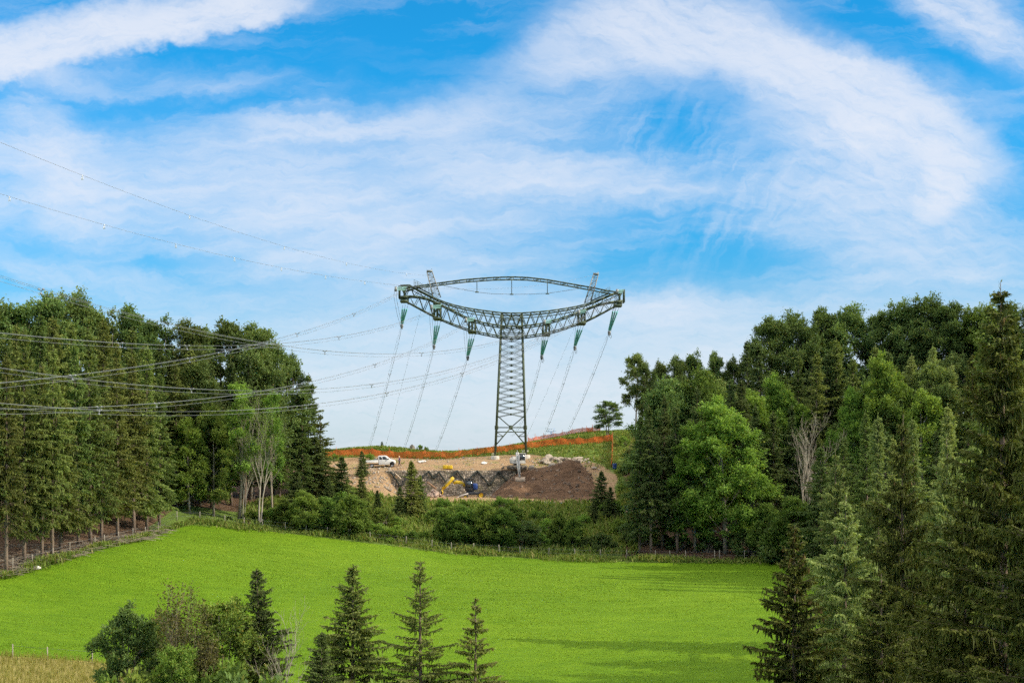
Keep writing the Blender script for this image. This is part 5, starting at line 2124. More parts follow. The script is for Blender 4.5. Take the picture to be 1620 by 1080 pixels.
def pasture_fence():
    posts = [(20, 152.6), (52, 155), (84, 157.5), (110, 161), (150, 166), (166, 168), (188, 172), (210, 175.5), (231, 180), (250, 187), (280, 197.5), (316, 200.5), (356, 201.5), (386, 201.8), (415, 202), (452, 202), (484, 202), (518, 202), (552, 202), (586, 202), (642, 201.5), (683, 201), (714, 200.8), (750, 200.4), (790, 200), (823, 199.6), (868, 199), (910, 198.4), (950, 197.6), (992, 196.6),
             (1037, 196), (1060, 195.6), (1085, 195), (1131, 194.2), (1138, 194), (1178, 193), (1226, 192), (1270, 191)]
    pos = np.array([ground(px, D + 0.6) for px, D in posts])
    root = thing('pasture_fence', 'low pasture fence of weathered wooden posts and wire along the meadow edge', 'fence', tuple(pos[12]))
    org = pos[12]
    rng = np.random.default_rng(4)
    tops = []
    for i, p in enumerate(pos):
        h = 1.2 + 0.2 * rng.random()
        lean = rng.normal(0, .06, 2)
        mb = MB()
        a = p - org
        t = a + [lean[0], lean[1], h]
        mb.tube([a - [0, 0, .3], a * .5 + t * .5, t], [.065, .06, .055], 7)
        mb.build('post', M['wood_grey'], root)
        tops.append((a, t))
    for k in (0.45, 0.85):
        mb = MB()
        pts = [a * (1 - k) + t * k + [0, -.08, 0] for a, t in tops]
        mb.tube(pts, 0.012, 3)
        mb.build('wire', M['wire'], root)
    # few posts in the dry bank, lower left
    pts = [(20, 121.6), (75, 121.4), (146, 121.0)]
    p3 = np.array([ground(px, D) for px, D in pts])
    root = thing('pasture_fence', 'short run of thin posts between the green meadow and the dry bank at lower left', 'fence', tuple(p3[1]))
    tops = []
    for p in p3:
        mb = MB()
        a = p - p3[1]
        mb.tube([a - [0, 0, .2], a + [0, 0, 1.15]], .05, 6)
        mb.build('post', M['wood_grey'], root)
        tops.append(a + [0, 0, 1.0])
    mb = MB()
    mb.tube(tops, 0.010, 3)
    mb.build('wire', M['wire'], root)
# ---------------------------------------------------------------- materials
M = {}


def materials():
    M['bark_spruce'] = simple_mat('bark_spruce', (0.20, 0.15, 0.115), 0.95, var=0.45, scale=2.5, spec=0.1, bump=0.04)
    M['bark_grey'] = simple_mat('bark_grey', (0.22, 0.19, 0.15), 0.95, var=0.4, scale=2.5, spec=0.1, bump=0.03)
    M['bark_pale'] = simple_mat('bark_pale', (0.36, 0.315, 0.25), 0.9, var=0.4, scale=2.0, spec=0.1, bump=0.02)
    M['bark_dim'] = simple_mat('bark_dim', (0.27, 0.225, 0.17), 0.9, var=0.35, scale=2.0, spec=0.1, bump=0.02)
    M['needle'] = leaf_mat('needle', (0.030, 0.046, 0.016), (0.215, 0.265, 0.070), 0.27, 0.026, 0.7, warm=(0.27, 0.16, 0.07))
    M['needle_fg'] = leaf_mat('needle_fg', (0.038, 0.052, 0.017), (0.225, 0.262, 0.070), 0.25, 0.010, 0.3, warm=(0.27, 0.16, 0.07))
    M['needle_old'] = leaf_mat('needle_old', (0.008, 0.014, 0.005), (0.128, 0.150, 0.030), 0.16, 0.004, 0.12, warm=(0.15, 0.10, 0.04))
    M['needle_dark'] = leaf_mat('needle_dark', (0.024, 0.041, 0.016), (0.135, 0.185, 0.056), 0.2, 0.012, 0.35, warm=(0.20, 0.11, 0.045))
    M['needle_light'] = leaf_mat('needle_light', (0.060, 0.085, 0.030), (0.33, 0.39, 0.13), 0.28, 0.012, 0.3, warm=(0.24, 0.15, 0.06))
    M['leaf'] = leaf_mat('leaf', (0.046, 0.082, 0.019), (0.215, 0.315, 0.062), 0.32, 0.018, 0.45, warm=(0.30, 0.27, 0.05))
    M['leaf_dark'] = leaf_mat('leaf_dark', (0.040, 0.070, 0.024), (0.200, 0.275, 0.080), 0.30, 0.018, 0.5, warm=(0.26, 0.22, 0.06))
    M['leaf_light'] = leaf_mat('leaf_light', (0.066, 0.125, 0.022), (0.265, 0.400, 0.075), 0.36, 0.012, 0.3, warm=(0.33, 0.33, 0.06))
    M['leaf_brown'] = leaf_mat('leaf_brown', (0.050, 0.052, 0.020), (0.170, 0.165, 0.050), 0.28, 0.015, 0.3, warm=(0.25, 0.15, 0.05))
    M['grass'] = leaf_mat('grass', (0.080, 0.162, 0.006), (0.138, 0.238, 0.011), 0.4, 0.0, 0.0, spec=0.1, warm=(0.17, 0.22, 0.02))
    M['grass_rough'] = leaf_mat('grass_rough', (0.072, 0.125, 0.020), (0.240, 0.335, 0.065), 0.3, 0.0, 0.0, warm=(0.33, 0.29, 0.11))
    M['grass_dry'] = leaf_mat('grass_dry', (0.17, 0.155, 0.035), (0.34, 0.31, 0.095), 0.35, 0.0, 0.0, warm=(0.17, 0.22, 0.05))
    M['steel'] = simple_mat('steel', (0.088, 0.108, 0.058), 0.6, 0.0, var=0.5, scale=0.9, spec=0.3, col2=(0.024, 0.042, 0.030))
    M['steel_grey'] = simple_mat('steel_grey', (0.26, 0.27, 0.26), 0.5, 0.3, var=0.4, scale=2.0)
    M['steel_dark'] = simple_mat('steel_dark', (0.06, 0.065, 0.075), 0.55, 0.2, var=0.4, scale=2.0)
    M['steel_pale'] = simple_mat('steel_pale', (0.42, 0.38, 0.35), 0.6, 0.1, var=0.3, scale=2.0)
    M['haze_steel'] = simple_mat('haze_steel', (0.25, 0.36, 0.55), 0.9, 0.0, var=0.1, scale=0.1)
    M['wire'] = simple_mat('wire', (0.21, 0.22, 0.235), 0.5, 0.2, var=0.1, scale=0.2)
    M['wire_light'] = simple_mat('wire_light', (0.22, 0.23, 0.26), 0.5, 0.2, var=0.1, scale=0.2)
    M['spacer'] = simple_mat('spacer', (0.26, 0.27, 0.28), 0.5, 0.2, var=0.1, scale=2)
    M['marker'] = simple_mat('marker', (0.72, 0.70, 0.66), 0.5, 0.0, var=0.15, scale=2)
    M['glass_green'] = simple_mat('glass_green', (0.16, 0.64, 0.56), 0.35, 0.0, var=0.3, scale=2, spec=0.6)
    M['glass_pale'] = simple_mat('glass_pale', (0.22, 0.42, 0.38), 0.3, 0.0, var=0.3, scale=2, spec=0.6)
    M['concrete'] = simple_mat('concrete', (0.52, 0.48, 0.42), 0.9, var=0.25, scale=1.5, spec=0.2, bump=0.02)
    M['soil'] = simple_mat('soil', (0.165, 0.100, 0.060), 0.98, var=0.55, scale=0.30, spec=0.05, col2=(0.055, 0.033, 0.022), bump=0.25)
    M['soil_light'] = simple_mat('soil_light', (0.26, 0.19, 0.14), 0.98, var=0.6, scale=0.8, spec=0.05, col2=(0.07, 0.045, 0.032))
    M['limestone'] = simple_mat('limestone', (0.40, 0.34, 0.27), 0.9, var=0.45, scale=1.2, spec=0.2, bump=0.05)
    M['white_stone'] = simple_mat('white_stone', (0.74, 0.71, 0.66), 0.9, var=0.2, scale=1.5, spec=0.2)
    M['gabion'] = gabion_mat()
    M['dark_net'] = simple_mat('dark_net', (0.030, 0.034, 0.028), 0.8, var=0.4, scale=3)
    M['net'] = net_mat()
    M['net_post'] = simple_mat('net_post', (0.50, 0.16, 0.06), 0.7, var=0.4, scale=3)
    M['paint_white'] = simple_mat('paint_white', (0.80, 0.79, 0.76), 0.32, var=0.06, scale=1.5, spec=0.5)
    M['paint_offwhite'] = simple_mat('paint_offwhite', (0.62, 0.59, 0.54), 0.45, var=0.22, scale=2.2, spec=0.4)
    M['glass_dark'] = simple_mat('glass_dark', (0.045, 0.06, 0.075), 0.12, var=0.1, scale=1, spec=0.8)
    M['black'] = simple_mat('black', (0.025, 0.025, 0.028), 0.5, var=0.3, scale=3)
    M['tyre'] = simple_mat('tyre', (0.035, 0.034, 0.033), 0.85, var=0.4, scale=4)
    M['rim_grey'] = simple_mat('rim_grey', (0.45, 0.45, 0.46), 0.35, 0.5, var=0.15, scale=4)
    M['lamp'] = simple_mat('lamp', (0.65, 0.68, 0.72), 0.15, var=0.1, scale=4, spec=0.8)
    M['skin'] = simple_mat('skin', (0.52, 0.32, 0.23), 0.6, var=0.1, scale=6)
    M['lip'] = simple_mat('lip', (0.32, 0.13, 0.10), 0.6, var=0.1, scale=6)
    M['jacket'] = simple_mat('jacket', (0.10, 0.055, 0.16), 0.85, var=0.35, scale=4)
    M['trousers'] = simple_mat('trousers', (0.035, 0.04, 0.065), 0.9, var=0.35, scale=4)
    M['helmet'] = simple_mat('helmet', (0.78, 0.62, 0.40), 0.35, var=0.05, scale=4)
    M['track'] = simple_mat('track', (0.20, 0.165, 0.13), 0.85, var=0.5, scale=3)
    M['bucket'] = simple_mat('bucket', (0.44, 0.34, 0.25), 0.7, 0.2, var=0.4, scale=2.5)
    M['yellow'] = simple_mat('yellow', (0.78, 0.52, 0.015), 0.5, var=0.22, scale=1.6, spec=0.35, col2=(0.50, 0.33, 0.04))
    M['blue'] = simple_mat('blue', (0.015, 0.055, 0.24), 0.45, var=0.2, scale=2.2, col2=(0.02, 0.035, 0.10))
    M['wood_grey'] = simple_mat('wood_grey', (0.33, 0.29, 0.23), 0.9, var=0.35, scale=3)
    M['wood_pale'] = simple_mat('wood_pale', (0.50, 0.40, 0.29), 0.9, var=0.35, scale=2)
    M['wood_brown'] = simple_mat('wood_brown', (0.28, 0.17, 0.10), 0.9, var=0.35, scale=2)
    M['debris'] = simple_mat('debris', (0.48, 0.36, 0.29), 0.9, var=0.7, scale=1.6, col2=(0.09, 0.055, 0.04))
    M['hose'] = simple_mat('hose', (0.35, 0.42, 0.37), 0.6, var=0.4, scale=1.0)
    M['hose_green'] = simple_mat('hose_green', (0.03, 0.15, 0.12), 0.6, var=0.4, scale=1.0)


def gabion_mat():
    m, nt, out = new_mat('gabion')
    V.nt = nt
    tc = nd(nt, 'ShaderNodeTexCoord')
    vo = nd(nt, 'ShaderNodeTexVoronoi')
    vo.inputs['Scale'].default_value = 3.2
    nt.links.new(tc.outputs['Object'], vo.inputs['Vector'])
    sp = nd(nt, 'ShaderNodeSeparateColor')
    nt.links.new(vo.outputs['Color'], sp.inputs[0])
    c = ramp(nt, sp.outputs[0], [(0.0, (0.17, 0.135, 0.095)), (0.5, (0.34, 0.27, 0.20)), (1.0, (0.58, 0.48, 0.37))])
    big = vnoise(tc.outputs['Object'], 0.55, 4)
    c = mixc(nt, sstep(0.50, 0.62, big) * 0.65, c, (0.085, 0.09, 0.045))
    dk = sstep(0.30, 0.52, V(vo.outputs['Distance']))
    c = mixc(nt, dk * 0.6, c, (0.06, 0.05, 0.04))
    b = nd(nt, 'ShaderNodeBsdfPrincipled')
    b.inputs['Roughness'].default_value = 0.95
    b.inputs['Specular IOR Level'].default_value = 0.1
    nt.links.new(c, b.inputs['Base Color'])
    bp = nd(nt, 'ShaderNodeBump')
    bp.invert = True
    bp.inputs['Distance'].default_value = 0.12
    nt.links.new(vo.outputs['Distance'], bp.inputs['Height'])
    nt.links.new(bp.outputs[0], b.inputs['Normal'])
    nt.links.new(b.outputs[0], out.inputs[0])
    return m


def net_mat():
    m, nt, out = new_mat('net')
    V.nt = nt
    tc = nd(nt, 'ShaderNodeTexCoord')
    n1 = vnoise(tc.outputs['Object'], 0.9, 4)
    n2 = vnoise(tc.outputs['Object'], 5.0, 4)
    c = ramp(nt, (n1 * .6 + n2 * .4).k, [(0.3, (0.42, 0.085, 0.022)), (0.7, (0.78, 0.20, 0.055))])
    d = nd(nt, 'ShaderNodeBsdfDiffuse')
    nt.links.new(c, d.inputs[0])
    t = nd(nt, 'ShaderNodeBsdfTranslucent')
    nt.links.new(c, t.inputs[0])
    tr = nd(nt, 'ShaderNodeBsdfTransparent')
    m1 = nd(nt, 'ShaderNodeMixShader')
    m1.inputs[0].default_value = 0.35
    nt.links.new(d.outputs[0], m1.inputs[1])
    nt.links.new(t.outputs[0], m1.inputs[2])
    m2 = nd(nt, 'ShaderNodeMixShader')
    nt.links.new((0.15 + 0.32 * sstep(0.45, 0.65, n2)).k, m2.inputs[0])
    nt.links.new(m1.outputs[0], m2.inputs[1])
    nt.links.new(tr.outputs[0], m2.inputs[2])
    nt.links.new(m2.outputs[0], out.inputs[0])
    return m


def recrown(proto, mat):
    q = dict(proto)
    q['crown'] = proto['crown'].copy()
    q['crown'].materials[0] = M[mat]
    return q


# ---------------------------------------------------------------- plants
def vegetation():
    K = {}
    K['spA'] = spruce('spruce', 1, 28, 3.9, 0.13, M, irregular=.40, sparse=.12, nb=7, gap=.50, twig=.85, tw_w=.22, step=.23, hang=.7)
    K['spB'] = spruce('spruce', 2, 27, 3.6, 0.22, M, irregular=.42, sparse=.16, hang=1.0, dead_low=.25, nb=7, gap=.50, twig=.85, tw_w=.21, step=.23)
    K['spC'] = spruce('spruce', 3, 29, 4.4, 0.12, M, irregular=.38, sparse=.12, droop=.42, gap=.56, nb=7, twig=.9, tw_w=.23, step=.24, hang=.8)
    K['spS'] = spruce('spruce', 4, 22, 3.8, 0.14, M, irregular=.45, sparse=.22, gap=.60, droop=.25, nb=6, twig=.85, tw_w=.22, step=.22)
    K['spSm'] = spruce('spruce', 5, 9, 2.5, 0.05, M, gap=.30, nb=7, twig=.62, tw_w=.19, step=.17, irregular=.2)
    K['yA'] = spruce('young_spruce', 11, 13.5, 3.3, 0.03, M, gap=.31, nb=6, twig=.52, tw_w=.115, step=.11, droop=.30, irregular=.34, hang=.9, pw=.95, sparse=.08, upturn=.3)
    K['yB'] = spruce('young_spruce', 12, 13.5, 3.1, 0.03, M, gap=.42, nb=6, twig=.44, tw_w=.10, step=.10, droop=.14, irregular=.26, hang=.7, sparse=.2, pw=.88, upturn=.5)
    K['yC'] = spruce('young_spruce', 13, 12.5, 3.7, 0.03, M, gap=.80, nb=8, twig=.46, tw_w=.115, step=.095, droop=.20, irregular=.24, hang=1.2, pw=1.05, upturn=.1, cones=.35, sparse=.08)
    K['yD'] = spruce('young_spruce', 14, 15, 3.4, 0.03, M, gap=.46, nb=8, twig=.44, tw_w=.11, step=.085, droop=.30, irregular=.22, hang=1.2, pw=1.0, cones=.9)
    K['bigA'] = spruce('old_spruce', 21, 31, 7.2, 0.03, M, gap=.78, nb=8, twig=.70, tw_w=.12, step=.12, droop=.28, hang=2.2, irregular=.22, pw=.98, upturn=.42, cones=.25, sparse=.08)
    K['bigB'] = spruce('old_spruce', 22, 22, 5.6, 0.03, M, gap=.62, nb=8, twig=.60, tw_w=.11, step=.12, droop=.34, hang=2.0, irregular=.24, pw=.92, upturn=.34, cones=.12, sparse=.08)
    K['beA'] = broadleaf('beech', 31, 24, 14, 0.12, M, leaf='leaf_dark', lobes=18, per=9, leaves=200, ls=.29, clump=1.45, flat=.62, fill=.6)
    K['beB'] = broadleaf('beech', 32, 24, 12, 0.16, M, leaf='leaf_dark', lobes=16, per=9, leaves=200, ls=.29, clump=1.35, flat=.62, shape=.85, fill=.6)
    K['beC'] = broadleaf('beech', 33, 22, 10.5, 0.22, M, leaf='leaf_dark', lobes=14, per=8, leaves=170, ls=.28, clump=1.15, flat=.6, open_=.12, stems=2, spread=.6, fill=.25)
    K['ashA'] = broadleaf('ash', 34, 24, 11, 0.08, M, leaf='leaf_light', lobes=18, per=9, leaves=190, ls=.28, clump=1.25, flat=.85, shape=1.1, fill=.5)
    K['ashB'] = broadleaf('ash', 35, 20, 9, 0.12, M, leaf='leaf_light', lobes=14, per=8, leaves=150, ls=.30, clump=1.2, flat=.9, open_=.05, fill=.5)
    K['openA'] = broadleaf('beech', 36, 15, 7.0, 0.30, M, leaf='leaf_dark', lobes=13, per=8, leaves=110, ls=.24, clump=.95, flat=.6, open_=.08, stems=2, spread=.35, fill=.35)
    K['thinA'] = broadleaf('ash', 37, 24, 6.5, 0.30, M, leaf='leaf_light', bark='bark_dim', lobes=13, per=6, leaves=100, ls=.26, clump=1.0, flat=1.1, open_=.16, stems=2, spread=.5, fill=.25)
    K['fgA'] = broadleaf('young_broadleaf', 41, 12, 5.6, 0.03, M, leaf='leaf_dark', lobes=26, per=8, leaves=110, ls=.19, clump=.62, flat=.7, open_=.08, fill=.3, shape=1.35)
    K['fgB'] = broadleaf('young_broadleaf', 42, 12, 6.2, 0.03, M, leaf='leaf', lobes=26, per=8, leaves=105, ls=.17, clump=.68, flat=.85, stems=3, spread=.55, warm=.07, open_=.08, fill=.3, shape=1.3)
    K['birch'] = bare_tree('thin_tree', 51, 14, 2.6, M, stems=5, leaves=5, bark='bark_dim', leaf='leaf_brown', first=.45, r0=.08, spread=.12, levels=2)
    K['dead'] = bare_tree('dead_tree', 52, 20, 5.4, M, stems=2, leaves=0, bark='bark_pale', first=.38, r0=.23, spread=.14)
    K['deadFg'] = bare_tree('dead_tree', 53, 12, 3.4, M, stems=2, leaves=0, bark='bark_pale', first=.3, r0=.085, spread=.20, levels=2)
    K['deadS'] = bare_tree('dead_tree', 54, 24, 1.7, M, stems=2, leaves=2, bark='bark_pale', leaf='leaf_light', first=.35, r0=.25, spread=.03)
    K['shA'] = shrub('shrub', 61, 4, 6.0, M, leaf='leaf', n_cl=34, leaves=170, ls=.22)
    K['shB'] = shrub('shrub', 62, 3.6, 5.0, M, leaf='leaf_dark', n_cl=28, leaves=170, ls=.22)
    K['shC'] = shrub('shrub', 63, 2.6, 3.8, M, leaf='leaf_light', n_cl=22, leaves=140, ls=.18)
    K['elder'] = broadleaf('small_tree', 64, 8, 7.0, 0.06, M, leaf='leaf', lobes=13, per=7, leaves=150, ls=.22, clump=.9, flat=.8)
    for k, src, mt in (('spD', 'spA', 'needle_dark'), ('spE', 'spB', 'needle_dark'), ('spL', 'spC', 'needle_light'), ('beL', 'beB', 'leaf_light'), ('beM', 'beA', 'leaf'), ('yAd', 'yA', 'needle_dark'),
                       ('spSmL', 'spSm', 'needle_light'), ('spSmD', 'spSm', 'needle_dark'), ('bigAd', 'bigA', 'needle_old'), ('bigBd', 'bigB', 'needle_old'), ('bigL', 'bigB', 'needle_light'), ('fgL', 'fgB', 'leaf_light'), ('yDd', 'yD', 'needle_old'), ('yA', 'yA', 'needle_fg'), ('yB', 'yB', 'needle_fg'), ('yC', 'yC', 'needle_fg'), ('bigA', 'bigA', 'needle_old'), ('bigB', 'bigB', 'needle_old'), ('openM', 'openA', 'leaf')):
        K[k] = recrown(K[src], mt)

    def row(lst, name, cat, desc, group):
        lst = sorted(lst)
        for i, q in enumerate(lst):
            px, D, ty, k = q[:4]
            w = q[4] if len(q) > 4 else 1.0
            plant(K[k], name, f'{desc}, {nth(i)}', cat, px, D, ty, wide=w, group=group)

    # ---- left forest
    row([(-30, 151, 470, 'spB', .8), (10, 152, 560, 'spB', .75), (38, 156, 518, 'spA', .8), (66, 157.5, 575, 'spB', .7), (82, 158.5, 548, 'spB', .75), (96, 162, 498, 'spC', .78), (124, 166, 538, 'spB', .75), (143, 168, 516, 'spA', .75), (160, 171, 588, 'spB', .85),
         (186, 175, 540, 'spA', .8), (212, 181, 562, 'spB', .9), (232, 186, 545, 'spC', .8), (252, 193, 588, 'spA', .85)],
        'spruce', 'tree', 'front row spruce with bare lower trunk, left forest', 'front spruces of the left forest')
    row([(60, 172, 494, 'spC', .85), (115, 180, 508, 'spA', .85), (165, 186, 503, 'spC', .9), (205, 192, 518, 'spA', .9), (25, 168, 512, 'spA', .85), (250, 205, 538, 'spC', .9), (280, 205, 572, 'spA', 1.0), (305, 209, 550, 'spC', 1.0), (335, 211, 568, 'spD'), (-15, 172, 500, 'spC', .9),
         (140, 178, 550, 'spE'), (225, 198, 545, 'spB')],
        'spruce', 'tree', 'dark spruce in the second row of the left forest', 'second row spruces of the left forest')
    row([(-20, 195, 474, 'beA'), (22, 198, 474, 'beC', 1.1), (68, 202, 463, 'beB', .9), (118, 206, 461, 'beA', .85), (160, 209, 492, 'beC', 1.0), (203, 212, 482, 'beB', .85), (240, 216, 502, 'beC', 1.0), (288, 218, 505, 'beB', .85), (318, 221, 517, 'beC', .9), (362, 224, 503, 'beC', 1.05), (396, 222, 510, 'beB', .8), (432, 228, 536, 'beC', .95), (458, 232, 560, 'beC', .75)],
        'beech', 'tree', 'broad dark leafy tree on the skyline of the left forest', 'leafy skyline trees of the left forest')
    row([(300, 203.5, 660, 'ashB', 1.0), (338, 205, 640, 'beM', .8)], 'maple', 'tree', 'dark leafy tree with bare trunk at the left meadow corner', 'leafy trees at the meadow corner')
    row([(345, 214, 640, 'spD', 1.1), (385, 222, 600, 'spD'), (415, 224, 590, 'spD'), (442, 224, 600, 'spA', .9), (318, 216, 610, 'spE')], 'spruce', 'tree', 'shaded spruce behind the pale bare trunks of the left forest', 'shaded spruces of the left forest')
    plant(K['thinA'], 'ash', 'slim light green ash with pale bare stems in front of the left forest', 'tree', 378, 205, 596, wide=1.0)
    plant(K['thinA'], 'ash', 'light green ash right of the pale dead trunks at the left forest', 'tree', 432, 207, 612, wide=.75, rz=2.0)
    plant(K['deadS'], 'dead_tree', 'tall pale leafless tree trunks standing before the right end of the left forest', 'tree', 411, 204, 612, wide=1.1)
    plant(K['deadS'], 'dead_tree', 'thinner pale bare stem left of the tall pale trunks', 'tree', 385, 204.5, 650, wide=.8, rz=1.3)
    row([(462, 232, 566, 'spS', 1.1), (488, 238, 592, 'spS', 1.0), (478, 228, 622, 'spA', .9), (507, 236, 655, 'spS', 1.15), (498, 232, 690, 'spSmD', 1.2)], 'spruce', 'tree', 'ragged dark spruce ending the left forest against the sky', 'ragged spruces at the right end of the left forest')
    row([(470, 215, 745, 'spSmD', 1.2), (541, 232, 722, 'spSmD', 1.1), (520, 228, 755, 'spSmD', 1.1), (573, 230, 742, 'spSm', .8), (573, 249, 713, 'spSmD', 1.0), (597, 222, 775, 'spSmD', .9), (633, 220, 770, 'spSmD', 1.0), (650, 221, 729, 'spSm', .85), (665, 223, 752, 'spSm', .9), (548, 226, 760, 'spSm', .9)],
        'small_spruce', 'tree', 'small dark spruce on the slope below the truck', 'small spruces below the truck')
    row([(952, 226, 745, 'spSmD', 1.0), (965, 222, 770, 'spSmD', 1.1), (940, 220, 790, 'spSmD', .9)], 'small_spruce', 'tree', 'small dark spruce at the right foot of the earth heap', 'small spruces by the earth heap')
    # fill behind (deep in the wood)
    rng = random.Random(5)
    for i in range(20):
        px, D = rng.uniform(-90, 420), rng.uniform(206, 238)
        plant(K[rng.choice(('spD', 'spE', 'beB'))], 'forest_tree', 'dark tree standing deep inside the left forest behind the front rows', 'tree', px, D, rng.uniform(545, 600), group='trees deep in the left forest')
    # ---- right forest
    row([(1005, 288, 559, 'openA', .85), (1022, 284, 575, 'openA', .7)], 'beech', 'tree', 'tall slim open-crowned leafy tree against the sky right of the pylon', 'open trees against the sky')
    plant(K['openA'], 'small_tree', 'lone small leafy tree on the skyline at the end of the orange net', 'tree', 962, 276, 634, wide=1.7)
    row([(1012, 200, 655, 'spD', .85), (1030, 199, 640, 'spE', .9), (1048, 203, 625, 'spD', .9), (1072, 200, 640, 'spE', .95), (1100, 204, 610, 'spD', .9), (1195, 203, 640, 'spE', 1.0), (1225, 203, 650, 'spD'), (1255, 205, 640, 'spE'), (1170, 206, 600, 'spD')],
        'spruce', 'tree', 'dark shaded spruce in the front row of the right forest', 'front spruces of the right forest')
    row([(1148, 198, 628, 'ashA', 1.15), (1100, 200, 668, 'ashA', .95)], 'ash', 'tree', 'bright green ash in front of the right forest', 'bright ash trees of the right forest')
    row([(1232, 215, 592, 'ashA', .85), (1112, 216, 582, 'beM', .8), (1190, 212, 616, 'ashB', .9), (1270, 214, 640, 'ashB', .9)], 'maple', 'tree', 'light green leafy tree inside the right forest', 'light green trees of the right forest')
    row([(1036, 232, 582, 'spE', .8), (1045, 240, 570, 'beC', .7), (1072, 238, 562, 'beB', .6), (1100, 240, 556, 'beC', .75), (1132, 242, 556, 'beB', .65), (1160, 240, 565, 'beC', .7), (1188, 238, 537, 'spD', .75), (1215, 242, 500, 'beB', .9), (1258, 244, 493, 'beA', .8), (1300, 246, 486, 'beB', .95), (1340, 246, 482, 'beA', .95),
         (1395, 246, 492, 'beB', .9), (1430, 244, 476, 'beA', .9), (1468, 243, 468, 'beA', 1.05), (1508, 240, 478, 'beB', .95), (1548, 238, 484, 'beM', .95), (1590, 236, 480, 'beA'), (1630, 232, 482, 'beB')],
        'beech', 'tree', 'tree on the skyline of the right forest', 'skyline trees of the right forest')
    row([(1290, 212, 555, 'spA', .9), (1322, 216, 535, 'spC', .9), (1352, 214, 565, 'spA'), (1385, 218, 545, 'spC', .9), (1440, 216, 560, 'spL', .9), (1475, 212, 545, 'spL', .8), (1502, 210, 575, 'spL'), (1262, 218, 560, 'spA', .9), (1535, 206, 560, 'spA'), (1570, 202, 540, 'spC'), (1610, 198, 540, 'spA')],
        'spruce', 'tree', 'spruce in the middle rows of the right forest', 'middle row spruces of the right forest')
    row([(1400, 205, 558, 'ashA', .8), (1462, 200, 615, 'ashB', .9), (1350, 205, 612, 'beL', .7)], 'birch', 'tree', 'pale leafy tree behind the lit young spruces at right', 'pale green trees at right')
    plant(K['dead'], 'dead_tree', 'pale leafless tree with forked branches in the middle of the right forest', 'tree', 1276, 196, 645, wide=1.15, rz=.5)
    row([(1335, 178, 700, 'spA', .9), (1372, 172, 650, 'spC', .85), (1405, 165, 690, 'spL', .8), (1300, 185, 690, 'spB', .9), (1450, 168, 660, 'spL', .9), (1500, 160, 640, 'spL', .9)], 'spruce', 'tree', 'half-lit spruce behind the light young spruces at right', 'half-lit spruces at right')
    row([(1300, 176, 705, 'spD', 1.2), (1335, 186, 690, 'spD', 1.2), (1365, 180, 700, 'spE', 1.2), (1400, 184, 680, 'spD', 1.2), (1440, 178, 700, 'spE', 1.2), (1480, 184, 680, 'spD', 1.2), (1530, 178, 660, 'spD', 1.2)], 'spruce', 'tree', 'shaded spruce between the right meadow corner and the light young spruces', 'shaded spruces at the right meadow corner')
    row([(1262, 190, 790, 'elder', 1.1), (1236, 192, 815, 'shB', 1.0), (1215, 194, 800, 'elder', .9)], 'bush', 'bush', 'dark round bush under the leafless tree of the right forest', 'bushes under the leafless tree')
    rng = random.Random(9)
    for i in range(26):
        px, D = rng.uniform(1030, 1650), rng.uniform(206, 236)
        plant(K[rng.choice(('spD', 'spE', 'beB', 'beA'))], 'forest_tree', 'dark tree standing deep inside the right forest behind the front rows', 'tree', px, D, rng.uniform(590, 640) if px < 1200 else rng.uniform(540, 600), group='trees deep in the right forest')
    # right foreground group
    plant(K['bigL'], 'spruce', 'pale sunlit young spruce beside the cone-laden one at right', 'tree', 1335, 84, 782, wide=1.0)
    plant(K['bigL'], 'spruce', 'pale green spruce rising behind the dark drooping spruce at right', 'tree', 1322, 128, 712, wide=.85, rz=2.2)
    plant(K['spL'], 'spruce', 'pale slim spruce top left of the dark drooping spruce', 'tree', 1388, 128, 655, wide=.75, rz=4.0)
    plant(K['bigB'], 'spruce', 'green drooping spruce with pointed top in front of the right forest', 'tree', 1425, 78, 655, wide=.7, rz=.4)
    plant(K['bigL'], 'spruce', 'pale green spruce half hidden between the drooping spruces at right', 'tree', 1496, 98, 690, wide=.8, rz=1.4)
    plant(K['bigA'], 'old_spruce', 'huge dark spruce with hanging twigs at the right edge of the picture', 'tree', 1590, 58, 446, wide=.88, rz=.8)
    plant(K['bigBd'], 'old_spruce', 'dark old spruce filling the lower right corner', 'tree', 1530, 62, 790, wide=1.1, rz=2.9)
    plant(K['spC'], 'spruce', 'second spruce top just left of the tip of the huge dark spruce', 'tree', 1572, 110, 470, wide=.8)
    plant(K['bigAd'], 'old_spruce', 'dark spruce cut by the right picture edge', 'tree', 1665, 52, 520, wide=.9, rz=3.7)
    plant(K['bigBd'], 'old_spruce', 'low dark spruce behind the cone-laden small spruce', 'tree', 1395, 70, 905, wide=1.1, rz=5.0)
    plant(K['yDd'], 'small_spruce', 'small tiered spruce hung with brown cones at the right of the meadow', 'tree', 1256, 72, 832, wide=1.05, rz=1.0)
    row([(1478, 115, 800, 'bigBd', 1.0), (1545, 118, 720, 'bigBd', 1.1), (1612, 113, 640, 'bigBd', 1.1), (1690, 117, 600, 'bigBd', 1.2), (1420, 112, 880, 'bigBd', 1.1)], 'old_spruce', 'tree', 'dark spruce standing behind the huge one at the right edge', 'spruces behind the huge one at right')
    # ---- centre foreground
    plant(K['yAd'], 'young_spruce', 'dense dark young spruce among leafy trees at lower left', 'tree', 412, 95, 900, wide=1.15)
    plant(K['yAd'], 'young_spruce', 'shortest spruce, half hidden left of the tallest centre one', 'tree', 508, 92, 1000, wide=1.25, rz=2.2)
    plant(K['yA'], 'young_spruce', 'full bushy young spruce in the lower centre', 'tree', 556, 96, 893, wide=1.25, rz=1.2)
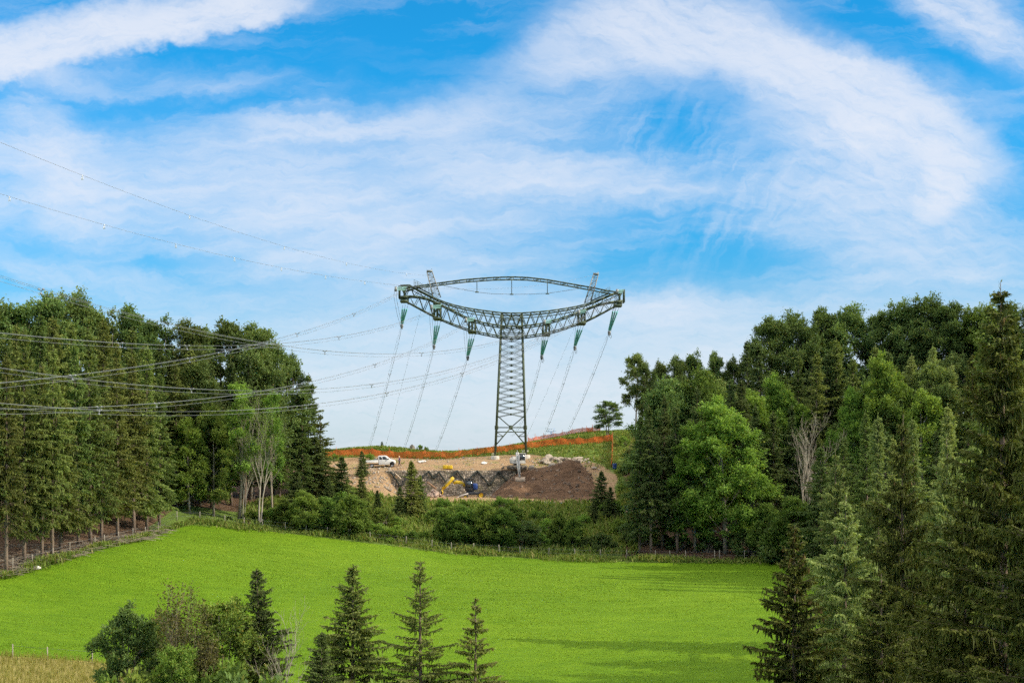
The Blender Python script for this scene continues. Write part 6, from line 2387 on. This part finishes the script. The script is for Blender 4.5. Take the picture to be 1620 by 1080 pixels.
    plant(K['yB'], 'young_spruce', 'slender loose-branched young spruce in the lower centre', 'tree', 665, 96, 888, wide=1.15, rz=.3)
    plant(K['yC'], 'young_spruce', 'smaller tiered young spruce right of the slender one', 'tree', 751, 96, 948, wide=1.15, rz=.9)
    plant(K['fgA'], 'young_broadleaf', 'dark tiered young tree at the left end of the foreground thicket', 'tree', 207, 93, 952, wide=.95)
    plant(K['fgB'], 'young_broadleaf', 'rounded leafy tree left of the dark spruce in the foreground thicket', 'tree', 358, 94, 944, wide=1.1)
    plant(K['fgB'], 'young_broadleaf', 'loose leafy tree behind the thin trees of the foreground thicket', 'tree', 262, 99, 960, wide=.72, rz=2.0)
    plant(K['fgL'], 'young_broadleaf', 'low yellowish green tree in the middle of the foreground thicket', 'tree', 280, 89, 1018, wide=.9, rz=3.0)
    plant(K['birch'], 'thin_tree', 'nearly leafless thin tree with upright twigs in the foreground thicket', 'tree', 298, 92, 918, wide=1.0)
    plant(K['birch'], 'thin_tree', 'second nearly leafless thin tree right of the first in the thicket', 'tree', 328, 92, 928, wide=.85, rz=1.8)
    plant(K['deadFg'], 'dead_tree', 'pale bare branches rising in front of the dark spruce at lower left', 'tree', 433, 90, 940, wide=1.1, rz=.6)
    row([(190, 90, 1055, 'shA', .6), (250, 88, 1050, 'shA', .7), (330, 88, 1040, 'shA', .7), (390, 88, 1045, 'shB', .7), (455, 88, 1060, 'shC', .7), (610, 90, 1068, 'shC', .6)], 'shrub', 'shrub', 'low leafy shrub at the bottom of the foreground thicket', 'shrubs of the foreground thicket')
    row([(285, 202, 822, 'shB', .9), (308, 204.5, 815, 'shB', 1.0), (335, 205, 812, 'shA', .9), (362, 205, 815, 'shB', 1.0), (268, 200, 828, 'shB', .7)], 'bush', 'bush', 'low dark bush in the meadow corner below the left forest', 'bushes in the left meadow corner')
    # ---- shrubs of the slope
    row([(395, 205, 805, 'shA', 1.0), (425, 206, 800, 'shC', 1.2), (450, 205, 790, 'elder', .9), (483, 204, 778, 'elder', 1.05), (512, 205, 788, 'elder', .9), (555, 203.5, 785, 'elder', 1.05), (528, 212, 775, 'shA'), (590, 205, 822, 'shC', 1.1), (622, 204, 828, 'shC', 1.2), (650, 204, 838, 'shA', 1.0), (575, 214, 790, 'elder', .8), (605, 212, 800, 'shA', 1.0),
         (630, 212, 815, 'shC', 1.2), (672, 206, 838, 'shC', 1.1), (706, 206, 806, 'elder', .95), (735, 205.5, 802, 'elder', 1.0), (768, 205, 800, 'elder', 1.0), (800, 204.5, 806, 'elder', 1.0)],
        'bush', 'bush', 'leafy bush along the far meadow fence left of centre', 'bushes along the far meadow fence')
    row([(825, 206, 818, 'shB', 1.2), (690, 216, 800, 'shA', 1.1), (730, 218, 795, 'shA', 1.2), (770, 220, 796, 'shC', 1.3), (808, 220, 797, 'shA', 1.1), (795, 228, 783, 'shC', 1.1), (850, 222, 805, 'shC', 1.3), (885, 206, 812, 'elder', .8), (905, 205, 820, 'elder', .8), (868, 214, 818, 'shC', 1.2), (920, 218, 812, 'shC', 1.2), (930, 205, 845, 'shB', 1.1),
         (955, 204, 838, 'shB', 1.2), (984, 212, 818, 'shC', 1.2), (1000, 206, 835, 'shB', 1.1), (970, 224, 790, 'shC', 1.2), (700, 226, 786, 'shC', .9), (735, 228, 788, 'shC', .9), (860, 206, 840, 'shC', 1.3)],
        'bush', 'bush', 'bush on the scrubby slope below the earth heap', 'bushes below the earth heap')
    row([(1180, 197, 830, 'shB', 1.1), (1120, 200, 840, 'shB', 1.1), (1205, 197, 845, 'shB'), (1075, 202, 842, 'shB', 1.1), (1045, 204, 838, 'shB'), (1020, 206, 826, 'shC', 1.1)], 'bush', 'bush', 'shaded bush beneath the front trees of the right forest', 'bushes beneath the right forest')
    row([(988, 250, 735, 'shB', 1.0), (1003, 244, 750, 'shA', 1.1), (985, 240, 765, 'shC', 1.1), (1000, 262, 705, 'shB', 1.0), (1015, 255, 700, 'shB', 1.2), (1010, 236, 780, 'shA', 1.0), (988, 270, 688, 'shC', 0.9)], 'bush', 'bush', 'bush on the slope between the hanging net and the right forest', 'bushes by the hanging net')
    row([(528, 262, 716, 'shC', .9), (545, 255, 735, 'shC', 1.1), (586, 262, 716, 'shC', 1.2), (552, 278, 706, 'shC', .8), (604, 281, 698, 'spSmD', 1.4), (664, 280, 702, 'shC', .7), (674, 280, 705, 'shC', .6), (530, 248, 745, 'shA', .9), (590, 240, 775, 'shC', .9), (615, 238, 780, 'shC', .9), (560, 240, 770, 'shA', .9)], 'shrub', 'shrub',
        'low shrub on the hilltop around truck and net', 'shrubs of the hilltop')
    ground_cover(K)


def ground_cover(K):
    # meadow grass in the seen part of the field
    seen = [q for q in MEADOW]
    pts = scatter(seen, 20.0, 3, lambda x, y, r: (np.abs(x) < y * 0.40) & (y > 104) & (r.random(len(x)) < np.clip((250 - y) / 90, .5, 1)) & (~in_poly(x, y, DRY)))
    patch = vn2(pts[:, 0] * .45, pts[:, 1], 2.6, 21) * .5 + 0.5 * vn2(pts[:, 0] * .3, pts[:, 1], 1.1, 22) + .5 * vn2(pts[:, 0], pts[:, 1], 14, 23)
    h = 0.055 + 0.03 * patch
    tag(tufts('meadow_grass', pts, np.clip(h, .025, .3), 0.05, M['grass'], per=2, lean=1.6, seed=2, tv=.07, tpatch=.28 * patch), 'short bright green grass covering the meadow', 'grass', kind='stuff')
    pts = scatter(DRY, 14.0, 4, lambda x, y, r: (x < 0) & (np.abs(x) < y * .42) & (y > 100))
    tag(tufts('dry_grass', pts, 0.5, 0.03, M['grass_dry'], per=4, lean=.5, seed=3), 'tall straw coloured grass of the bank at lower left', 'grass', kind='stuff')
    # strip of rough herbs under the fence
    E = np.array(EDGE)
    L = np.linalg.norm(np.diff(E, axis=0), axis=1)
    rng = np.random.default_rng(6)
    n = 9000
    seg = rng.choice(len(L), n, p=L / L.sum())
    t = rng.random(n)
    q = E[seg] * (1 - t[:, None]) + E[seg + 1] * t[:, None]
    q[:, 1] += rng.normal(1.1, 0.9, n) + 0.8 * vn2(q[:, 0], q[:, 1], 6.0, 43)
    q = q[np.abs(q[:, 0]) < q[:, 1] * .42]
    p3 = np.column_stack([q, terrain_z(q[:, 0], q[:, 1])])
    tag(tufts('edge_herbs', p3, np.clip(0.55 + .35 * vn2(p3[:, 0], p3[:, 1], 3.0, 41), .15, 1.1), 0.14, M['grass_rough'], per=3, lean=.8, seed=5), 'rough herbs and long grass along the meadow fence', 'grass', kind='stuff')
    # scrub on the slope and hill
    poly = [pd(380, 203), pd(690, 203), pd(1010, 199), pd(1010, 300), pd(500, 300), pd(500, 240), pd(380, 215)]
    pts = scatter(poly, 4.2, 7, lambda x, y, r: ~in_poly(x, y, SITE) & ~in_poly(x, y, MEADOW))
    hh = np.where(pts[:, 1] < 240, 0.75, 0.38)
    tag(tufts('undergrowth', pts, hh, 0.17, M['grass_rough'], per=4, lean=.9, seed=8), 'low green undergrowth covering the slope between meadow and hilltop', 'undergrowth', kind='stuff')
    pts = scatter(SITE, 1.2, 9, lambda x, y, r: (vn2(x, y, 4.0, 31) > 0.15) & (y > 251))
    tag(tufts('site_weeds', pts, 0.28, 0.06, M['grass_rough'], per=4, lean=.9, seed=10), 'thin weeds on the bare ground below the pylon', 'weeds', kind='stuff')
    pts = scatter(SITE, 1.5, 19, lambda x, y, r: (vn2(x, y, 5.0, 37) > -0.1) & (y > 255) & (x > 4.0))
    tag(tufts('slope_grass', pts, 0.4, 0.10, M['grass_rough'], per=5, lean=.9, seed=11), 'green grass on the slope right of the pylon foot', 'grass', kind='stuff')
    # forest litter: fallen branches along the left edge
    mb = MB()
    rng = np.random.default_rng(12)
    for _ in range(500):
        px = rng.uniform(-20, 250)
        D = np.interp(px, (-20, 0, 100, 220, 262), (149, 150.5, 158.5, 175.5, 190.5)) + abs(rng.normal(2.0, 3.0)) + .5
        x, y = pd(px, D)
        a, L_ = rng.normal(0, .5), rng.uniform(.6, 3.2)
        z = gz(x, y)
        d = np.array([math.cos(a), math.sin(a), 0]) * L_
        mb.tube([np.array([x, y, z + .05]), np.array([x, y, z + .1 + .2 * rng.random()]) + d * .5, np.array([x, y, z + .05 + .5 * rng.random() ** 2]) + d], [.05, .04, .02], 4)
    tag(mb.build('fallen_branches', M['bark_dim']), 'dry fallen branches on the brown floor under the left spruces', 'branches', kind='stuff')


def main():
    materials()
    camera_and_light()
    sky()
    build_terrain()
    build_pylon()
    insulators()
    wires()
    far_pylon()
    hx = heap()
    wall()
    net_fence()
    rocks(*hx)
    pickup()
    person()
    white_digger()
    walking_digger()
    small_site_things()
    pasture_fence()
    rock('salt_stone', 'small white stone at the foot of the front spruces on the left', 'stone', 58, 154.5, 0.9, 92, None, 'white_stone', 0.55, 0.1)
    vegetation()


main()
